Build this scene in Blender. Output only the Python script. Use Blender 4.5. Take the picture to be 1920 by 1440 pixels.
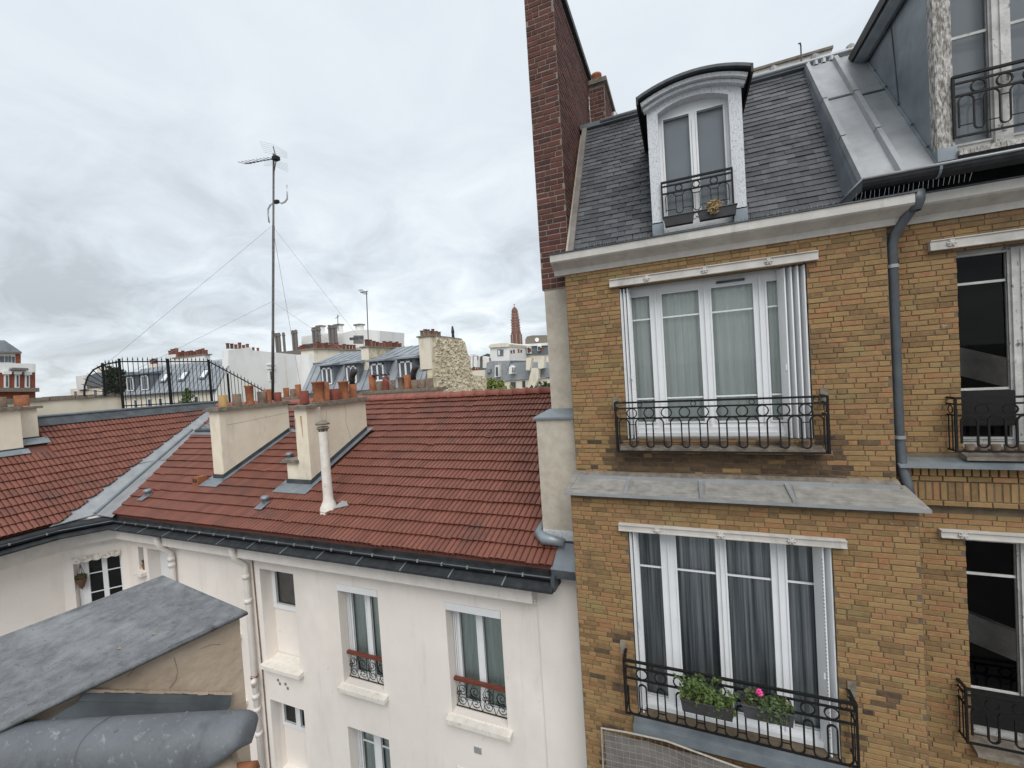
import bpy, math, random
from mathutils import Vector, Matrix
random.seed(7)
for o in list(bpy.data.objects):
    bpy.data.objects.remove(o)
S = bpy.context.scene
COL = S.collection
R = math.radians

# ---------------------------------------------------------------- camera, sky, sun, exposure
cam_data = bpy.data.cameras.new('camera')
cam = bpy.data.objects.new('camera', cam_data)
COL.objects.link(cam)
cam_data.sensor_width = 36.0
cam_data.lens = 791.7 / 1920 * 36.0
cam_data.clip_start = 0.05
cam_data.clip_end = 6000
YAW, PITCH, ROLL = R(22.277), R(1.531), R(-3.693)
fw = Vector((-math.sin(YAW) * math.cos(PITCH), math.cos(YAW) * math.cos(PITCH), -math.sin(PITCH)))
rt = fw.cross(Vector((0, 0, 1))).normalized()
up = rt.cross(fw)
c_, s_ = math.cos(ROLL), math.sin(ROLL)
rt, up = c_ * rt + s_ * up, -s_ * rt + c_ * up
EYE = Vector((0, 0, 12.0))
m = Matrix((rt, up, -fw)).transposed().to_4x4()
m.translation = EYE
cam.matrix_world = m
S.camera = cam

SUN_EL, SUN_AZ = 50.0, 152.0      # overcast glow high behind the viewer
world = bpy.data.worlds.new('World')
S.world = world
world.use_nodes = True
wt = world.node_tree
for n in list(wt.nodes):
    wt.nodes.remove(n)
WN = wt.nodes.new
def wl(a, b):
    wt.links.new(a, b)
wout = WN('ShaderNodeOutputWorld')
sky = WN('ShaderNodeTexSky')
sky.sky_type = 'NISHITA'
sky.sun_disc = False
sky.sun_elevation = R(SUN_EL)
sky.sun_rotation = R(SUN_AZ)
sky.altitude = 60
bg_sky = WN('ShaderNodeBackground')
bg_sky.inputs['Strength'].default_value = 0.11
wl(sky.outputs['Color'], bg_sky.inputs['Color'])
tc = WN('ShaderNodeTexCoord')
sep = WN('ShaderNodeSeparateXYZ')
wl(tc.outputs['Generated'], sep.inputs[0])
def wmath(op, a, b=None, clamp=False):
    n = WN('ShaderNodeMath'); n.operation = op; n.use_clamp = clamp
    for i, q in enumerate((a, b)):
        if q is None: continue
        if isinstance(q, (int, float)): n.inputs[i].default_value = q
        else: wl(q, n.inputs[i])
    return n.outputs[0]
# flat cloud layer: project the view direction onto a ceiling
zc = wmath('MAXIMUM', sep.outputs['Z'], 0.0)
den = wmath('ADD', zc, 0.36)
cx = wmath('DIVIDE', sep.outputs['X'], den)
cy = wmath('DIVIDE', sep.outputs['Y'], den)
comb = WN('ShaderNodeCombineXYZ')
wl(cx, comb.inputs[0]); wl(cy, comb.inputs[1])
def wnoise(scale, detail, rough, dist, off):
    mp = WN('ShaderNodeMapping'); mp.inputs['Location'].default_value = off
    wl(comb.outputs[0], mp.inputs[0])
    n = WN('ShaderNodeTexNoise'); n.inputs['Scale'].default_value = scale
    n.inputs['Detail'].default_value = detail; n.inputs['Roughness'].default_value = rough
    n.inputs['Distortion'].default_value = dist
    wl(mp.outputs[0], n.inputs['Vector'])
    return n.outputs['Fac']
big = wnoise(0.7, 3, 0.5, 0.3, (3.1, 1.7, 0))
med = wnoise(3.4, 6, 0.6, 0.6, (8.3, 2.2, 0))
mixn = wmath('ADD', wmath('MULTIPLY', big, 0.45), wmath('MULTIPLY', med, 0.55))
rng = WN('ShaderNodeMapRange'); rng.inputs['From Min'].default_value = 0.36; rng.inputs['From Max'].default_value = 0.62
wl(mixn, rng.inputs['Value'])
# low clouds are broken and contrasty, the high sheet overhead is smooth
lowf = WN('ShaderNodeMapRange'); lowf.inputs['From Min'].default_value = 0.10; lowf.inputs['From Max'].default_value = 0.52
lowf.inputs['To Min'].default_value = 1.0; lowf.inputs['To Max'].default_value = 0.16
wl(zc, lowf.inputs['Value'])
dev = wmath('SUBTRACT', rng.outputs[0], 0.5)
val = wmath('ADD', wmath('MULTIPLY', wmath('MULTIPLY', dev, lowf.outputs[0]), 1.0), 0.5, True)
cr = WN('ShaderNodeValToRGB')
cr.color_ramp.elements[0].position = 0.0; cr.color_ramp.elements[0].color = (0.44, 0.475, 0.505, 1)
cr.color_ramp.elements[1].position = 1.0; cr.color_ramp.elements[1].color = (0.90, 0.95, 0.98, 1)
e = cr.color_ramp.elements.new(0.5); e.color = (0.66, 0.715, 0.76, 1)
wl(val, cr.inputs[0])
bg_cloud = WN('ShaderNodeBackground')
# an overcast sky brightens evenly from the horizon to overhead
ov = wmath('ADD', wmath('MULTIPLY', zc, 0.14), 0.84)
wl(cr.outputs[0], bg_cloud.inputs['Color'])
wl(ov, bg_cloud.inputs['Strength'])
wmix = WN('ShaderNodeMixShader'); wmix.inputs[0].default_value = 0.93
wl(bg_sky.outputs[0], wmix.inputs[1]); wl(bg_cloud.outputs[0], wmix.inputs[2])
wl(wmix.outputs[0], wout.inputs['Surface'])

sun_data = bpy.data.lights.new('sun', 'SUN')
sun_data.energy = 1.5
sun_data.angle = R(40)
sun_data.color = (1.0, 0.965, 0.92)
sun = bpy.data.objects.new('sun', sun_data)
COL.objects.link(sun)
# direction towards the sun: sky rotation is clockwise from +Y
az = R(SUN_AZ)
to_sun = Vector((math.sin(az) * math.cos(R(SUN_EL)), math.cos(az) * math.cos(R(SUN_EL)), math.sin(R(SUN_EL))))
sun.rotation_euler = to_sun.to_track_quat('Z', 'Y').to_euler()
sun.location = to_sun * 40

S.view_settings.view_transform = 'Standard'
S.view_settings.look = 'None'
S.view_settings.exposure = 0.42
S.view_settings.gamma = 1.0
S.view_settings.use_curve_mapping = False
S.render.engine = 'CYCLES'
S.cycles.max_bounces = 5
S.cycles.diffuse_bounces = 3
S.cycles.glossy_bounces = 2
S.cycles.transparent_max_bounces = 8

# ---------------------------------------------------------------- materials
def nodes(name):
    mt = bpy.data.materials.new(name); mt.use_nodes = True
    nt = mt.node_tree
    return mt, nt, nt.nodes['Principled BSDF']
def mat(name, cols, scale=6.0, detail=5, rough=0.8, bump=0.15, bscale=None, metal=0.0, rand=0.0, stretch=(1, 1, 1),
        spec=0.5, stain=None, lo=0.3, hi=0.7, dist=0.0):
    """noise-driven colour between cols; rand adds a shift per piece (object or loose island); stain = (colour, scale, lo, hi)"""
    mt, nt, p = nodes(name)
    N = nt.nodes.new; L = nt.links.new
    geo = N('ShaderNodeNewGeometry')
    mp = N('ShaderNodeMapping'); mp.inputs['Scale'].default_value = stretch
    L(geo.outputs['Position'], mp.inputs[0])
    no = N('ShaderNodeTexNoise'); no.inputs['Scale'].default_value = scale; no.inputs['Detail'].default_value = detail
    no.inputs['Roughness'].default_value = 0.6; no.inputs['Distortion'].default_value = dist
    L(mp.outputs[0], no.inputs['Vector'])
    mr = N('ShaderNodeMapRange'); mr.inputs['From Min'].default_value = lo; mr.inputs['From Max'].default_value = hi
    L(no.outputs['Fac'], mr.inputs['Value'])
    fac = mr.outputs[0]
    if rand > 0:
        oi = N('ShaderNodeObjectInfo')
        a = N('ShaderNodeMath'); a.operation = 'ADD'
        L(oi.outputs['Random'], a.inputs[0]); L(geo.outputs['Random Per Island'], a.inputs[1])
        fr = N('ShaderNodeMath'); fr.operation = 'FRACT'; L(a.outputs[0], fr.inputs[0])
        mx = N('ShaderNodeMix'); mx.inputs['Factor'].default_value = rand
        L(fac, mx.inputs['A']); L(fr.outputs[0], mx.inputs['B'])
        fac = mx.outputs['Result']
    cr = N('ShaderNodeValToRGB')
    el = cr.color_ramp.elements
    el[0].color = (*cols[0], 1); el[1].color = (*cols[-1], 1)
    for i, c in enumerate(cols[1:-1]):
        q = el.new((i + 1) / (len(cols) - 1)); q.color = (*c, 1)
    L(fac, cr.inputs[0])
    col = cr.outputs[0]
    if stain:
        for (sc, ss, slo, shi, sst) in stain:
            n2 = N('ShaderNodeTexNoise'); n2.inputs['Scale'].default_value = ss; n2.inputs['Detail'].default_value = 4
            n2.inputs['Roughness'].default_value = 0.65
            mp2 = N('ShaderNodeMapping'); mp2.inputs['Scale'].default_value = sst; mp2.inputs['Location'].default_value = (ss, 2 * ss, 0)
            L(geo.outputs['Position'], mp2.inputs[0]); L(mp2.outputs[0], n2.inputs['Vector'])
            m2 = N('ShaderNodeMapRange'); m2.inputs['From Min'].default_value = slo; m2.inputs['From Max'].default_value = shi
            L(n2.outputs['Fac'], m2.inputs['Value'])
            mx = N('ShaderNodeMix'); mx.data_type = 'RGBA'
            L(m2.outputs[0], mx.inputs['Factor']); L(col, mx.inputs['A']); mx.inputs['B'].default_value = (*sc, 1)
            col = mx.outputs['Result']
    L(col, p.inputs['Base Color'])
    p.inputs['Roughness'].default_value = rough
    p.inputs['Metallic'].default_value = metal
    p.inputs['Specular IOR Level'].default_value = spec
    if bump:
        b = N('ShaderNodeTexNoise'); b.inputs['Scale'].default_value = bscale or scale * 4; b.inputs['Detail'].default_value = 3
        L(mp.outputs[0], b.inputs['Vector'])
        bn = N('ShaderNodeBump'); bn.inputs['Strength'].default_value = bump; bn.inputs['Distance'].default_value = 0.02
        L(b.outputs['Fac'], bn.inputs['Height']); L(bn.outputs[0], p.inputs['Normal'])
    return mt
def glass(name, tint=(0.90, 0.93, 0.92), f0=0.0, ior=1.5):
    mt = bpy.data.materials.new(name); mt.use_nodes = True
    nt = mt.node_tree
    for n in list(nt.nodes): nt.nodes.remove(n)
    N = nt.nodes.new; L = nt.links.new
    o = N('ShaderNodeOutputMaterial'); mx = N('ShaderNodeMixShader')
    t = N('ShaderNodeBsdfTransparent'); t.inputs[0].default_value = (*tint, 1)
    g = N('ShaderNodeBsdfGlossy'); g.inputs['Roughness'].default_value = 0.02
    lw = N('ShaderNodeFresnel'); lw.inputs['IOR'].default_value = ior
    ad = N('ShaderNodeMath'); ad.operation = 'ADD'; ad.inputs[1].default_value = f0; ad.use_clamp = True
    L(lw.outputs[0], ad.inputs[0]); L(ad.outputs[0], mx.inputs[0])
    no = N('ShaderNodeTexNoise'); no.inputs['Scale'].default_value = 1.3
    bn = N('ShaderNodeBump'); bn.inputs['Strength'].default_value = 0.03; L(no.outputs['Fac'], bn.inputs['Height'])
    L(bn.outputs[0], g.inputs['Normal'])
    L(t.outputs[0], mx.inputs[1]); L(g.outputs[0], mx.inputs[2]); L(mx.outputs[0], o.inputs[0])
    return mt

M = {}
M['brick'] = mat('yellow_brick', [(.14, .084, .042), (.215, .130, .057), (.272, .169, .073), (.322, .207, .089), (.30, .148, .068), (.365, .25, .118)],
                 scale=16, rough=0.9, bump=0.35, bscale=70, rand=0.72, lo=.25, hi=.75,
                 stain=[((.10, .07, .04), 0.8, .56, .80, (1, 1, 1.6)), ((.26, .205, .085), 1.6, .58, .74, (1, 1, 2)), ((.42, .38, .33), 4.2, .69, .76, (1, 1, 1.4))])
M['mortar'] = mat('mortar', [(.105, .078, .05), (.19, .145, .095)], scale=9, rough=.95, bump=.3, bscale=90)
M['red_brick'] = mat('red_brick', [(.045, .020, .016), (.078, .029, .022), (.108, .038, .027), (.145, .050, .036)], scale=14, rough=.9, bump=.4,
                     bscale=80, rand=.7, lo=.25, hi=.75)
M['pale_mortar'] = mat('pale_mortar', [(.17, .14, .125), (.29, .25, .22)], scale=12, rough=.95, bump=.3)
M['tile'] = mat('clay_tile', [(.12, .044, .031), (.168, .057, .037), (.198, .069, .045), (.232, .084, .056)], scale=9, rough=.62, bump=.12,
                bscale=60, rand=.55, lo=.25, hi=.75, stain=[((.075, .042, .036), 1.1, .56, .8, (1, 1, 1)), ((.27, .13, .10), 14, .66, .8, (1, 1, 1))])
M['ridge_tile'] = mat('ridge_tile', [(.20, .062, .042), (.31, .095, .065)], scale=8, rough=.6, bump=.1, rand=.5)
M['render'] = mat('white_render', [(.785, .725, .665), (.855, .80, .745)], scale=1.2, rough=.92, bump=.12, bscale=45, lo=.2, hi=.8,
                  stain=[((.57, .535, .495), 2.6, .58, .98, (1.6, 1.6, .16)), ((.64, .59, .54), .5, .55, .85, (1, 1, .6)), ((.52, .50, .47), 6.5, .66, .86, (1, 1, .8))])
M['trim'] = mat('white_trim', [(.68, .63, .585), (.78, .74, .69)], scale=5, rough=.85, bump=.08,
                stain=[((.45, .43, .40), 9, .62, .9, (1, 1, .3))])
M['sill'] = mat('sill_stone', [(.66, .62, .55), (.80, .76, .70)], scale=9, rough=.85, bump=.15,
                stain=[((.40, .37, .30), 7, .6, .85, (1, 1, 1))])
M['cream'] = mat('cream_render', [(.74, .655, .51), (.83, .755, .615)], scale=2.2, rough=.92, bump=.15, bscale=50,
                 stain=[((.52, .48, .42), 1.9, .55, .82, (1, 1, .4)), ((.36, .34, .31), 7, .66, .9, (1, 1, .25)), ((.33, .31, .28), 2.6, .68, .84, (1, 1, .6))])
M['grey_render'] = mat('grey_render', [(.42, .37, .30), (.54, .49, .41)], scale=7, rough=.95, bump=.25, bscale=60,
                       stain=[((.20, .19, .175), 1.4, .60, .84, (1.2, 1, .45)), ((.62, .56, .45), 2.0, .62, .8, (1, 1, 1))])
M['tan_plaster'] = mat('tan_plaster', [(.34, .265, .195), (.48, .385, .295)], scale=5, rough=.95, bump=.4, bscale=18,
                       stain=[((.13, .10, .075), 2.4, .6, .8, (1, 1, 1))])
M['cap'] = mat('mortar_cap', [(.12, .10, .08), (.27, .235, .19)], scale=9, rough=.95, bump=.5, bscale=30)
M['zinc'] = mat('zinc', [(.175, .203, .224), (.29, .325, .35)], scale=3.0, rough=.42, bump=.05, bscale=8, metal=.35, lo=.3, hi=.7,
                stain=[((.13, .15, .17), 2.3, .56, .85, (1, 1, .45))])
M['zinc_light'] = mat('zinc_light', [(.28, .288, .295), (.40, .41, .42)], scale=3.0, rough=.45, bump=.04, bscale=8, metal=.3,
                      stain=[((.30, .27, .22), 2.6, .6, .8, (2.4, 1, .5))])
M['zinc_dark'] = mat('zinc_dark', [(.045, .052, .058), (.10, .112, .12)], scale=4.0, rough=.5, bump=.06, bscale=12, metal=.25)
M['zinc_old'] = mat('zinc_old', [(.105, .108, .113), (.20, .205, .212)], scale=14.0, detail=9, rough=.65, bump=.16, bscale=80, metal=.1,
                    stain=[((.085, .085, .085), 12, .54, .74, (1, 1.4, 1)), ((.25, .255, .265), 45, .60, .78, (1, 1, 1)), ((.29, .30, .31), 2.2, .52, .8, (1, 1, 1)), ((.045, .043, .04), 60, .60, .70, (1, 1, 1))])
M['zinc_cover'] = mat('zinc_ledge', [(.21, .20, .18), (.36, .34, .31)], scale=7, rough=.7, bump=.2, bscale=60, metal=.1,
                      stain=[((.17, .155, .13), 5, .58, .78, (1, 1, 1))])
M['slate'] = mat('slate', [(.034, .036, .041), (.068, .071, .079), (.125, .128, .136)], scale=10, rough=.6, bump=.2, bscale=50, rand=.68,
                 stain=[((.15, .145, .105), 3.2, .64, .8, (1, 1, 1)), ((.028, .028, .028), 2.2, .6, .76, (1.6, 1, .6))])
M['pvc'] = mat('white_pvc', [(.74, .75, .76), (.80, .81, .82)], scale=3, rough=.35, bump=0, spec=.5)
M['glass_dim'] = glass('stairwell_glass', (.8, .8, .8), 0.0, 1.28)
M['old_paint'] = mat('peeling_paint', [(.42, .41, .39), (.62, .61, .585)], scale=6, rough=.8, bump=.25, bscale=40,
                     stain=[((.13, .115, .10), 22, .60, .68, (1, 1, .5))])
M['flaked'] = mat('flaked_paint', [(.15, .13, .11), (.34, .32, .295), (.58, .56, .53)], scale=30, detail=9, rough=.9, bump=.8, bscale=60, lo=.36, hi=.6, stretch=(1.5, 1, .45))
M['dormer_paint'] = mat('dormer_paint', [(.36, .375, .39), (.58, .60, .625), (.68, .70, .73)], scale=34, detail=9, rough=.85, bump=.6, bscale=70, lo=.30, hi=.52, stretch=(1.6, 1, .6))
M['iron'] = mat('black_iron', [(.006, .006, .007), (.016, .015, .015)], scale=20, rough=.6, bump=.05, spec=.25)
M['steel'] = mat('aerial_steel', [(.06, .06, .06), (.14, .13, .12)], scale=10, rough=.5, bump=0, metal=.4)
M['alu'] = mat('pale_aluminium', [(.45, .46, .48), (.6, .61, .63)], scale=10, rough=.4, bump=0, metal=.5)
M['handrail'] = mat('handrail_wood', [(.12, .028, .016), (.20, .05, .028)], scale=12, rough=.5, bump=.05, stretch=(.3, 1, 1))
M['pot_orange'] = mat('pot_orange', [(.20, .068, .03), (.38, .145, .065)], scale=6, rough=.85, bump=.15, stain=[((.10, .06, .045), 4, .56, .8, (1, 1, .5))])
M['pot_red'] = mat('pot_red', [(.13, .03, .022), (.24, .06, .04)], scale=6, rough=.85, bump=.15, stain=[((.05, .035, .03), 4, .56, .8, (1, 1, .5))])
M['pot_grey'] = mat('pot_grey', [(.13, .095, .07), (.24, .17, .12)], scale=6, rough=.9, bump=.2, stain=[((.06, .05, .045), 4, .56, .8, (1, 1, .5))])
M['pot_ochre'] = mat('pot_ochre', [(.33, .20, .075), (.45, .29, .12)], scale=6, rough=.9, bump=.2)
M['soot'] = mat('sooty_metal', [(.012, .010, .010), (.035, .03, .028)], scale=9, rough=.6, bump=.1)
M['glass'] = glass('window_glass')
M['glass_far'] = mat('dark_pane', [(.035, .042, .05), (.10, .115, .13)], scale=1.0, rough=.08, bump=0)
M['room'] = mat('room_dark', [(.05, .045, .04), (.075, .07, .06)], scale=2, rough=.95, bump=0)
M['black_room'] = mat('room_black', [(.010, .010, .010), (.016, .015, .014)], scale=2, rough=.95, bump=0)
M['curtain'] = mat('pale_curtain', [(.74, .775, .745), (.90, .92, .89)], scale=3, rough=.95, bump=.05, stretch=(5, 5, .3))
M['curtain_dark'] = mat('dark_curtain', [(.14, .15, .165), (.62, .64, .67)], scale=3, rough=.95, bump=.05, stretch=(5, 5, .1), lo=.4, hi=.66)
M['curtain_green'] = mat('green_curtain', [(.48, .55, .52), (.66, .71, .68)], scale=3, rough=.95, bump=.05, stretch=(5, 5, .3))
M['blind'] = mat('frosted_blind', [(.50, .51, .55), (.60, .61, .65)], scale=1, rough=.6, bump=0)
M['concrete'] = mat('stair_concrete', [(.22, .205, .19), (.34, .32, .30)], scale=6, rough=.95, bump=.2)
M['plastic'] = mat('planter_plastic', [(.035, .033, .035), (.06, .058, .06)], scale=5, rough=.5, bump=.05)
M['plastic_grey'] = mat('planter_grey', [(.045, .048, .053), (.075, .078, .084)], scale=5, rough=.5, bump=.05)
M['leaf'] = mat('leaf_green', [(.035, .065, .012), (.075, .125, .025), (.13, .17, .04)], scale=20, rough=.6, bump=0, rand=.7)
M['leaf_dark'] = mat('leaf_dark', [(.02, .042, .012), (.045, .085, .025), (.14, .12, .04)], scale=20, rough=.6, bump=0, rand=.7)
M['leaf_yellow'] = mat('leaf_yellow', [(.09, .12, .02), (.17, .21, .04), (.23, .25, .06)], scale=2, rough=.7, bump=0, rand=.7)
M['leaf_far'] = mat('leaf_far', [(.018, .034, .014), (.045, .07, .028)], scale=2, rough=.8, bump=0, rand=.7)
M['straw'] = mat('dry_straw', [(.25, .17, .08), (.42, .31, .17)], scale=20, rough=.9, bump=0, rand=.6)
M['bark'] = mat('bark', [(.05, .038, .028), (.11, .085, .06)], scale=8, rough=.95, bump=.4)
M['pink'] = mat('pink_petal', [(.68, .03, .25), (.85, .10, .38)], scale=30, rough=.6, bump=0, rand=.5)
M['trim_grey'] = mat('weathered_trim', [(.47, .445, .41), (.63, .60, .555)], scale=4, rough=.85, bump=.1, stain=[((.28, .26, .23), 5, .58, .85, (1, 1, .25)), ((.36, .34, .31), 1.4, .55, .8, (1, 1, 1))])
M['gutter_dark'] = mat('old_gutter', [(.016, .018, .021), (.046, .050, .054)], scale=5, rough=.7, bump=.06, bscale=14, spec=.25)
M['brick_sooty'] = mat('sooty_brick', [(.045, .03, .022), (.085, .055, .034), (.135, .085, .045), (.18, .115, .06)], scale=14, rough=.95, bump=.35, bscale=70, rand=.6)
M['zinc_roll'] = mat('zinc_roll', [(.085, .094, .104), (.145, .156, .168)], scale=3, rough=.6, bump=.12, bscale=60, stain=[((.24, .25, .26), 13, .62, .74, (1, 2.5, 1)), ((.11, .09, .07), 5, .60, .76, (1, 1, 1)), ((.05, .053, .057), 7, .54, .8, (1, 1, .5)), ((.20, .21, .22), 40, .60, .74, (1, 1, 1))])
M['cyl_dark'] = mat('zinc_mid', [(.062, .071, .08), (.115, .128, .14)], scale=3, rough=.5, bump=.04, metal=.2)
M['net'] = mat('net_cord', [(.33, .31, .27), (.46, .43, .385)], scale=20, rough=.9, bump=.1)
M['lead'] = mat('grey_board', [(.135, .12, .11), (.22, .20, .185)], scale=5, rough=.9, bump=.2)
M['terracotta'] = M['pot_orange']
M['far_white'] = mat('far_white_wall', [(.74, .735, .71), (.83, .825, .80)], scale=.35, rough=.95, bump=.05, stain=[((.56, .55, .53), .5, .55, .85, (1, 1, .3))])
M['far_cream'] = mat('far_cream_wall', [(.68, .62, .50), (.79, .73, .61)], scale=.35, rough=.95, bump=.05, stain=[((.40, .36, .29), .7, .55, .8, (1, 1, .4))])
M['rubble'] = mat('rubble_stone', [(.30, .24, .155), (.56, .48, .34), (.70, .63, .48)], scale=2.6, detail=7, rough=.95, bump=.8, bscale=5, lo=.32, hi=.62)
M['far_zinc'] = mat('far_zinc', [(.22, .245, .265), (.36, .385, .41)], scale=.8, rough=.5, bump=.03, metal=.2)
M['far_slate'] = mat('far_slate', [(.095, .112, .13), (.165, .185, .205)], scale=1.5, rough=.6, bump=.05)
M['far_brick'] = mat('far_red_brick', [(.20, .055, .035), (.32, .10, .06)], scale=1.5, rough=.9, bump=.1)
M['far_pot'] = mat('far_pot', [(.10, .045, .035), (.27, .095, .06)], scale=2, rough=.9, bump=0, rand=.8)
M['tower'] = mat('tower_brick', [(.15, .075, .06), (.26, .135, .105)], scale=.25, rough=.95, bump=.1)
M['tower_light'] = mat('tower_screen', [(.30, .22, .18), (.38, .29, .24)], scale=.3, rough=.95, bump=.1)
M['ground'] = mat('courtyard_ground', [(.10, .095, .09), (.17, .16, .15)], scale=.8, rough=.95, bump=.2)
M['hill'] = mat('wooded_hill', [(.05, .075, .06), (.09, .115, .095)], scale=.01, rough=.95, bump=0)  # green tinted bluish for distance haze, no air volume is built
M['valance'] = mat('lace_valance', [(.45, .40, .34), (.74, .69, .62)], scale=14, rough=.9, bump=.2, lo=.4, hi=.55)
M['basket'] = mat('wicker', [(.08, .04, .025), (.17, .085, .05)], scale=30, rough=.9, bump=.4)

# ---------------------------------------------------------------- mesh helpers
class MB:
    def __init__(s): s.v = []; s.f = []
    def add(s, vs, fs):
        k = len(s.v); s.v += [tuple(q) for q in vs]; s.f += [tuple(i + k for i in f) for f in fs]; return s
    def box(s, x0, x1, y0, y1, z0, z1):
        return s.add([(x0, y0, z0), (x1, y0, z0), (x1, y1, z0), (x0, y1, z0), (x0, y0, z1), (x1, y0, z1), (x1, y1, z1), (x0, y1, z1)],
                     [(0, 3, 2, 1), (4, 5, 6, 7), (0, 1, 5, 4), (1, 2, 6, 5), (2, 3, 7, 6), (3, 0, 4, 7)])
    def quad(s, a, b, c, d): return s.add([a, b, c, d], [(0, 1, 2, 3)])
    def prism(s, poly, axis, a, b):
        def mk(p, t):
            return (t, p[0], p[1]) if axis == 'x' else (p[0], t, p[1]) if axis == 'y' else (p[0], p[1], t)
        n = len(poly)
        vs = [mk(p, a) for p in poly] + [mk(p, b) for p in poly]
        fs = [tuple(range(n - 1, -1, -1)), tuple(range(n, 2 * n))] + [(i, (i + 1) % n, n + (i + 1) % n, n + i) for i in range(n)]
        return s.add(vs, fs)
    def plate(s, pts, nrm, th):
        """flat polygon in space given thickness along nrm"""
        n = len(pts); o = Vector(nrm).normalized() * th
        vs = [Vector(p) for p in pts] + [Vector(p) + o for p in pts]
        return s.add(vs, [tuple(range(n - 1, -1, -1)), tuple(range(n, 2 * n))] + [(i, (i + 1) % n, n + (i + 1) % n, n + i) for i in range(n)])
    def tube(s, path, r, n=6, closed=False):
        P = [Vector(p) for p in path]; k = len(P); base = len(s.v)
        ref = None
        for i, p in enumerate(P):
            a = P[(i - 1) % k] if (closed or i > 0) else p
            b = P[(i + 1) % k] if (closed or i < k - 1) else p
            d = (b - a).normalized()
            if ref is None:
                ref = Vector((0, 0, 1)) if abs(d.z) < .9 else Vector((1, 0, 0))
            u = (ref - d * ref.dot(d))
            if u.length < 1e-4: u = d.orthogonal()
            u.normalize(); ref = u
            w = d.cross(u)
            rr = r[i] if isinstance(r, (list, tuple)) else r
            for j in range(n):
                t = 2 * math.pi * (j + .5) / n
                s.v.append(tuple(p + u * rr * math.cos(t) + w * rr * math.sin(t)))
        for i in range(k if closed else k - 1):
            i2 = (i + 1) % k
            for j in range(n):
                j2 = (j + 1) % n
                s.f.append((base + i * n + j, base + i * n + j2, base + i2 * n + j2, base + i2 * n + j))
        if not closed:
            s.f.append(tuple(base + j for j in range(n - 1, -1, -1)))
            s.f.append(tuple(base + (k - 1) * n + j for j in range(n)))
        return s
    def lathe(s, cx, cy, prof, n=12):
        base = len(s.v)
        for r, z in prof:
            for j in range(n):
                t = 2 * math.pi * j / n
                s.v.append((cx + r * math.cos(t), cy + r * math.sin(t), z))
        for i in range(len(prof) - 1):
            for j in range(n):
                j2 = (j + 1) % n
                s.f.append((base + i * n + j, base + i * n + j2, base + (i + 1) * n + j2, base + (i + 1) * n + j))
        return s
    def mesh(s, name, mt, smooth=False):
        me = bpy.data.meshes.new(name)
        me.from_pydata(s.v, [], s.f); me.validate(); me.update()
        me.materials.append(M[mt] if isinstance(mt, str) else mt)
        if smooth:
            for p in me.polygons: p.use_smooth = True
        return me
    def build(s, name, mt, parent=None, smooth=False, **kw):
        o = bpy.data.objects.new(name, s.mesh(name, mt, smooth))
        COL.objects.link(o)
        if parent: adopt(o, parent)
        return tag(o, **kw)
WM = {}
def adopt(o, parent):
    o.parent = parent
    o.matrix_parent_inverse = WM[parent.name].inverted() if parent.name in WM else Matrix()
def tag(o, label=None, cat=None, group=None, kind=None):
    if label: o['label'] = label
    if cat: o['category'] = cat
    if group: o['group'] = group
    if kind: o['kind'] = kind
    return o
def thing(name, loc, label, cat, group=None):
    o = bpy.data.objects.new(name, None); COL.objects.link(o)
    o.location = loc; o.empty_display_size = .3
    WM[o.name] = Matrix.Translation(loc)
    return tag(o, label, cat, group)
def inst(name, me, mtx, parent):
    o = bpy.data.objects.new(name, me); COL.objects.link(o)
    adopt(o, parent)
    o.matrix_basis = mtx
    return o
def frame(o, x, y, z):
    return Matrix(((x[0], y[0], z[0], o[0]), (x[1], y[1], z[1], o[1]), (x[2], y[2], z[2], o[2]), (0, 0, 0, 1)))
def proj(p):
    q = Vector(p) - EYE; d = q.dot(fw)
    return (960 + 791.7 * q.dot(rt) / d, 720 - 791.7 * q.dot(up) / d, d) if d > .05 else (-1e4, -1e4, d)
def in_view(p, mg=20):
    u, v, d = proj(p); return d > 0 and -mg < u < 1920 + mg and -mg < v < 1440 + mg
def scatter(pieces, limit, name, stuff_name, parent, mt, forced=()):
    """pieces: (template MB key, matrix, allowed_single). The nearest in view become objects that share mesh data, the rest one joined part."""
    order = sorted(range(len(pieces)), key=lambda i: (pieces[i][1].translation - EYE).length)
    single = set()
    for i in order:
        if len(single) >= limit: break
        if pieces[i][2] and in_view(pieces[i][1].translation): single.add(i)
    meshes = {}
    rest = MB()
    for i, (tpl, mx, ok) in enumerate(pieces):
        if i in single:
            if id(tpl) not in meshes: meshes[id(tpl)] = tpl.mesh(name, mt)
            inst(name, meshes[id(tpl)], mx, parent)
        else:
            rest.add([mx @ Vector(v) for v in tpl.v], tpl.f)
    if rest.f:
        return rest.build(stuff_name, mt, parent, kind='stuff')
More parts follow.
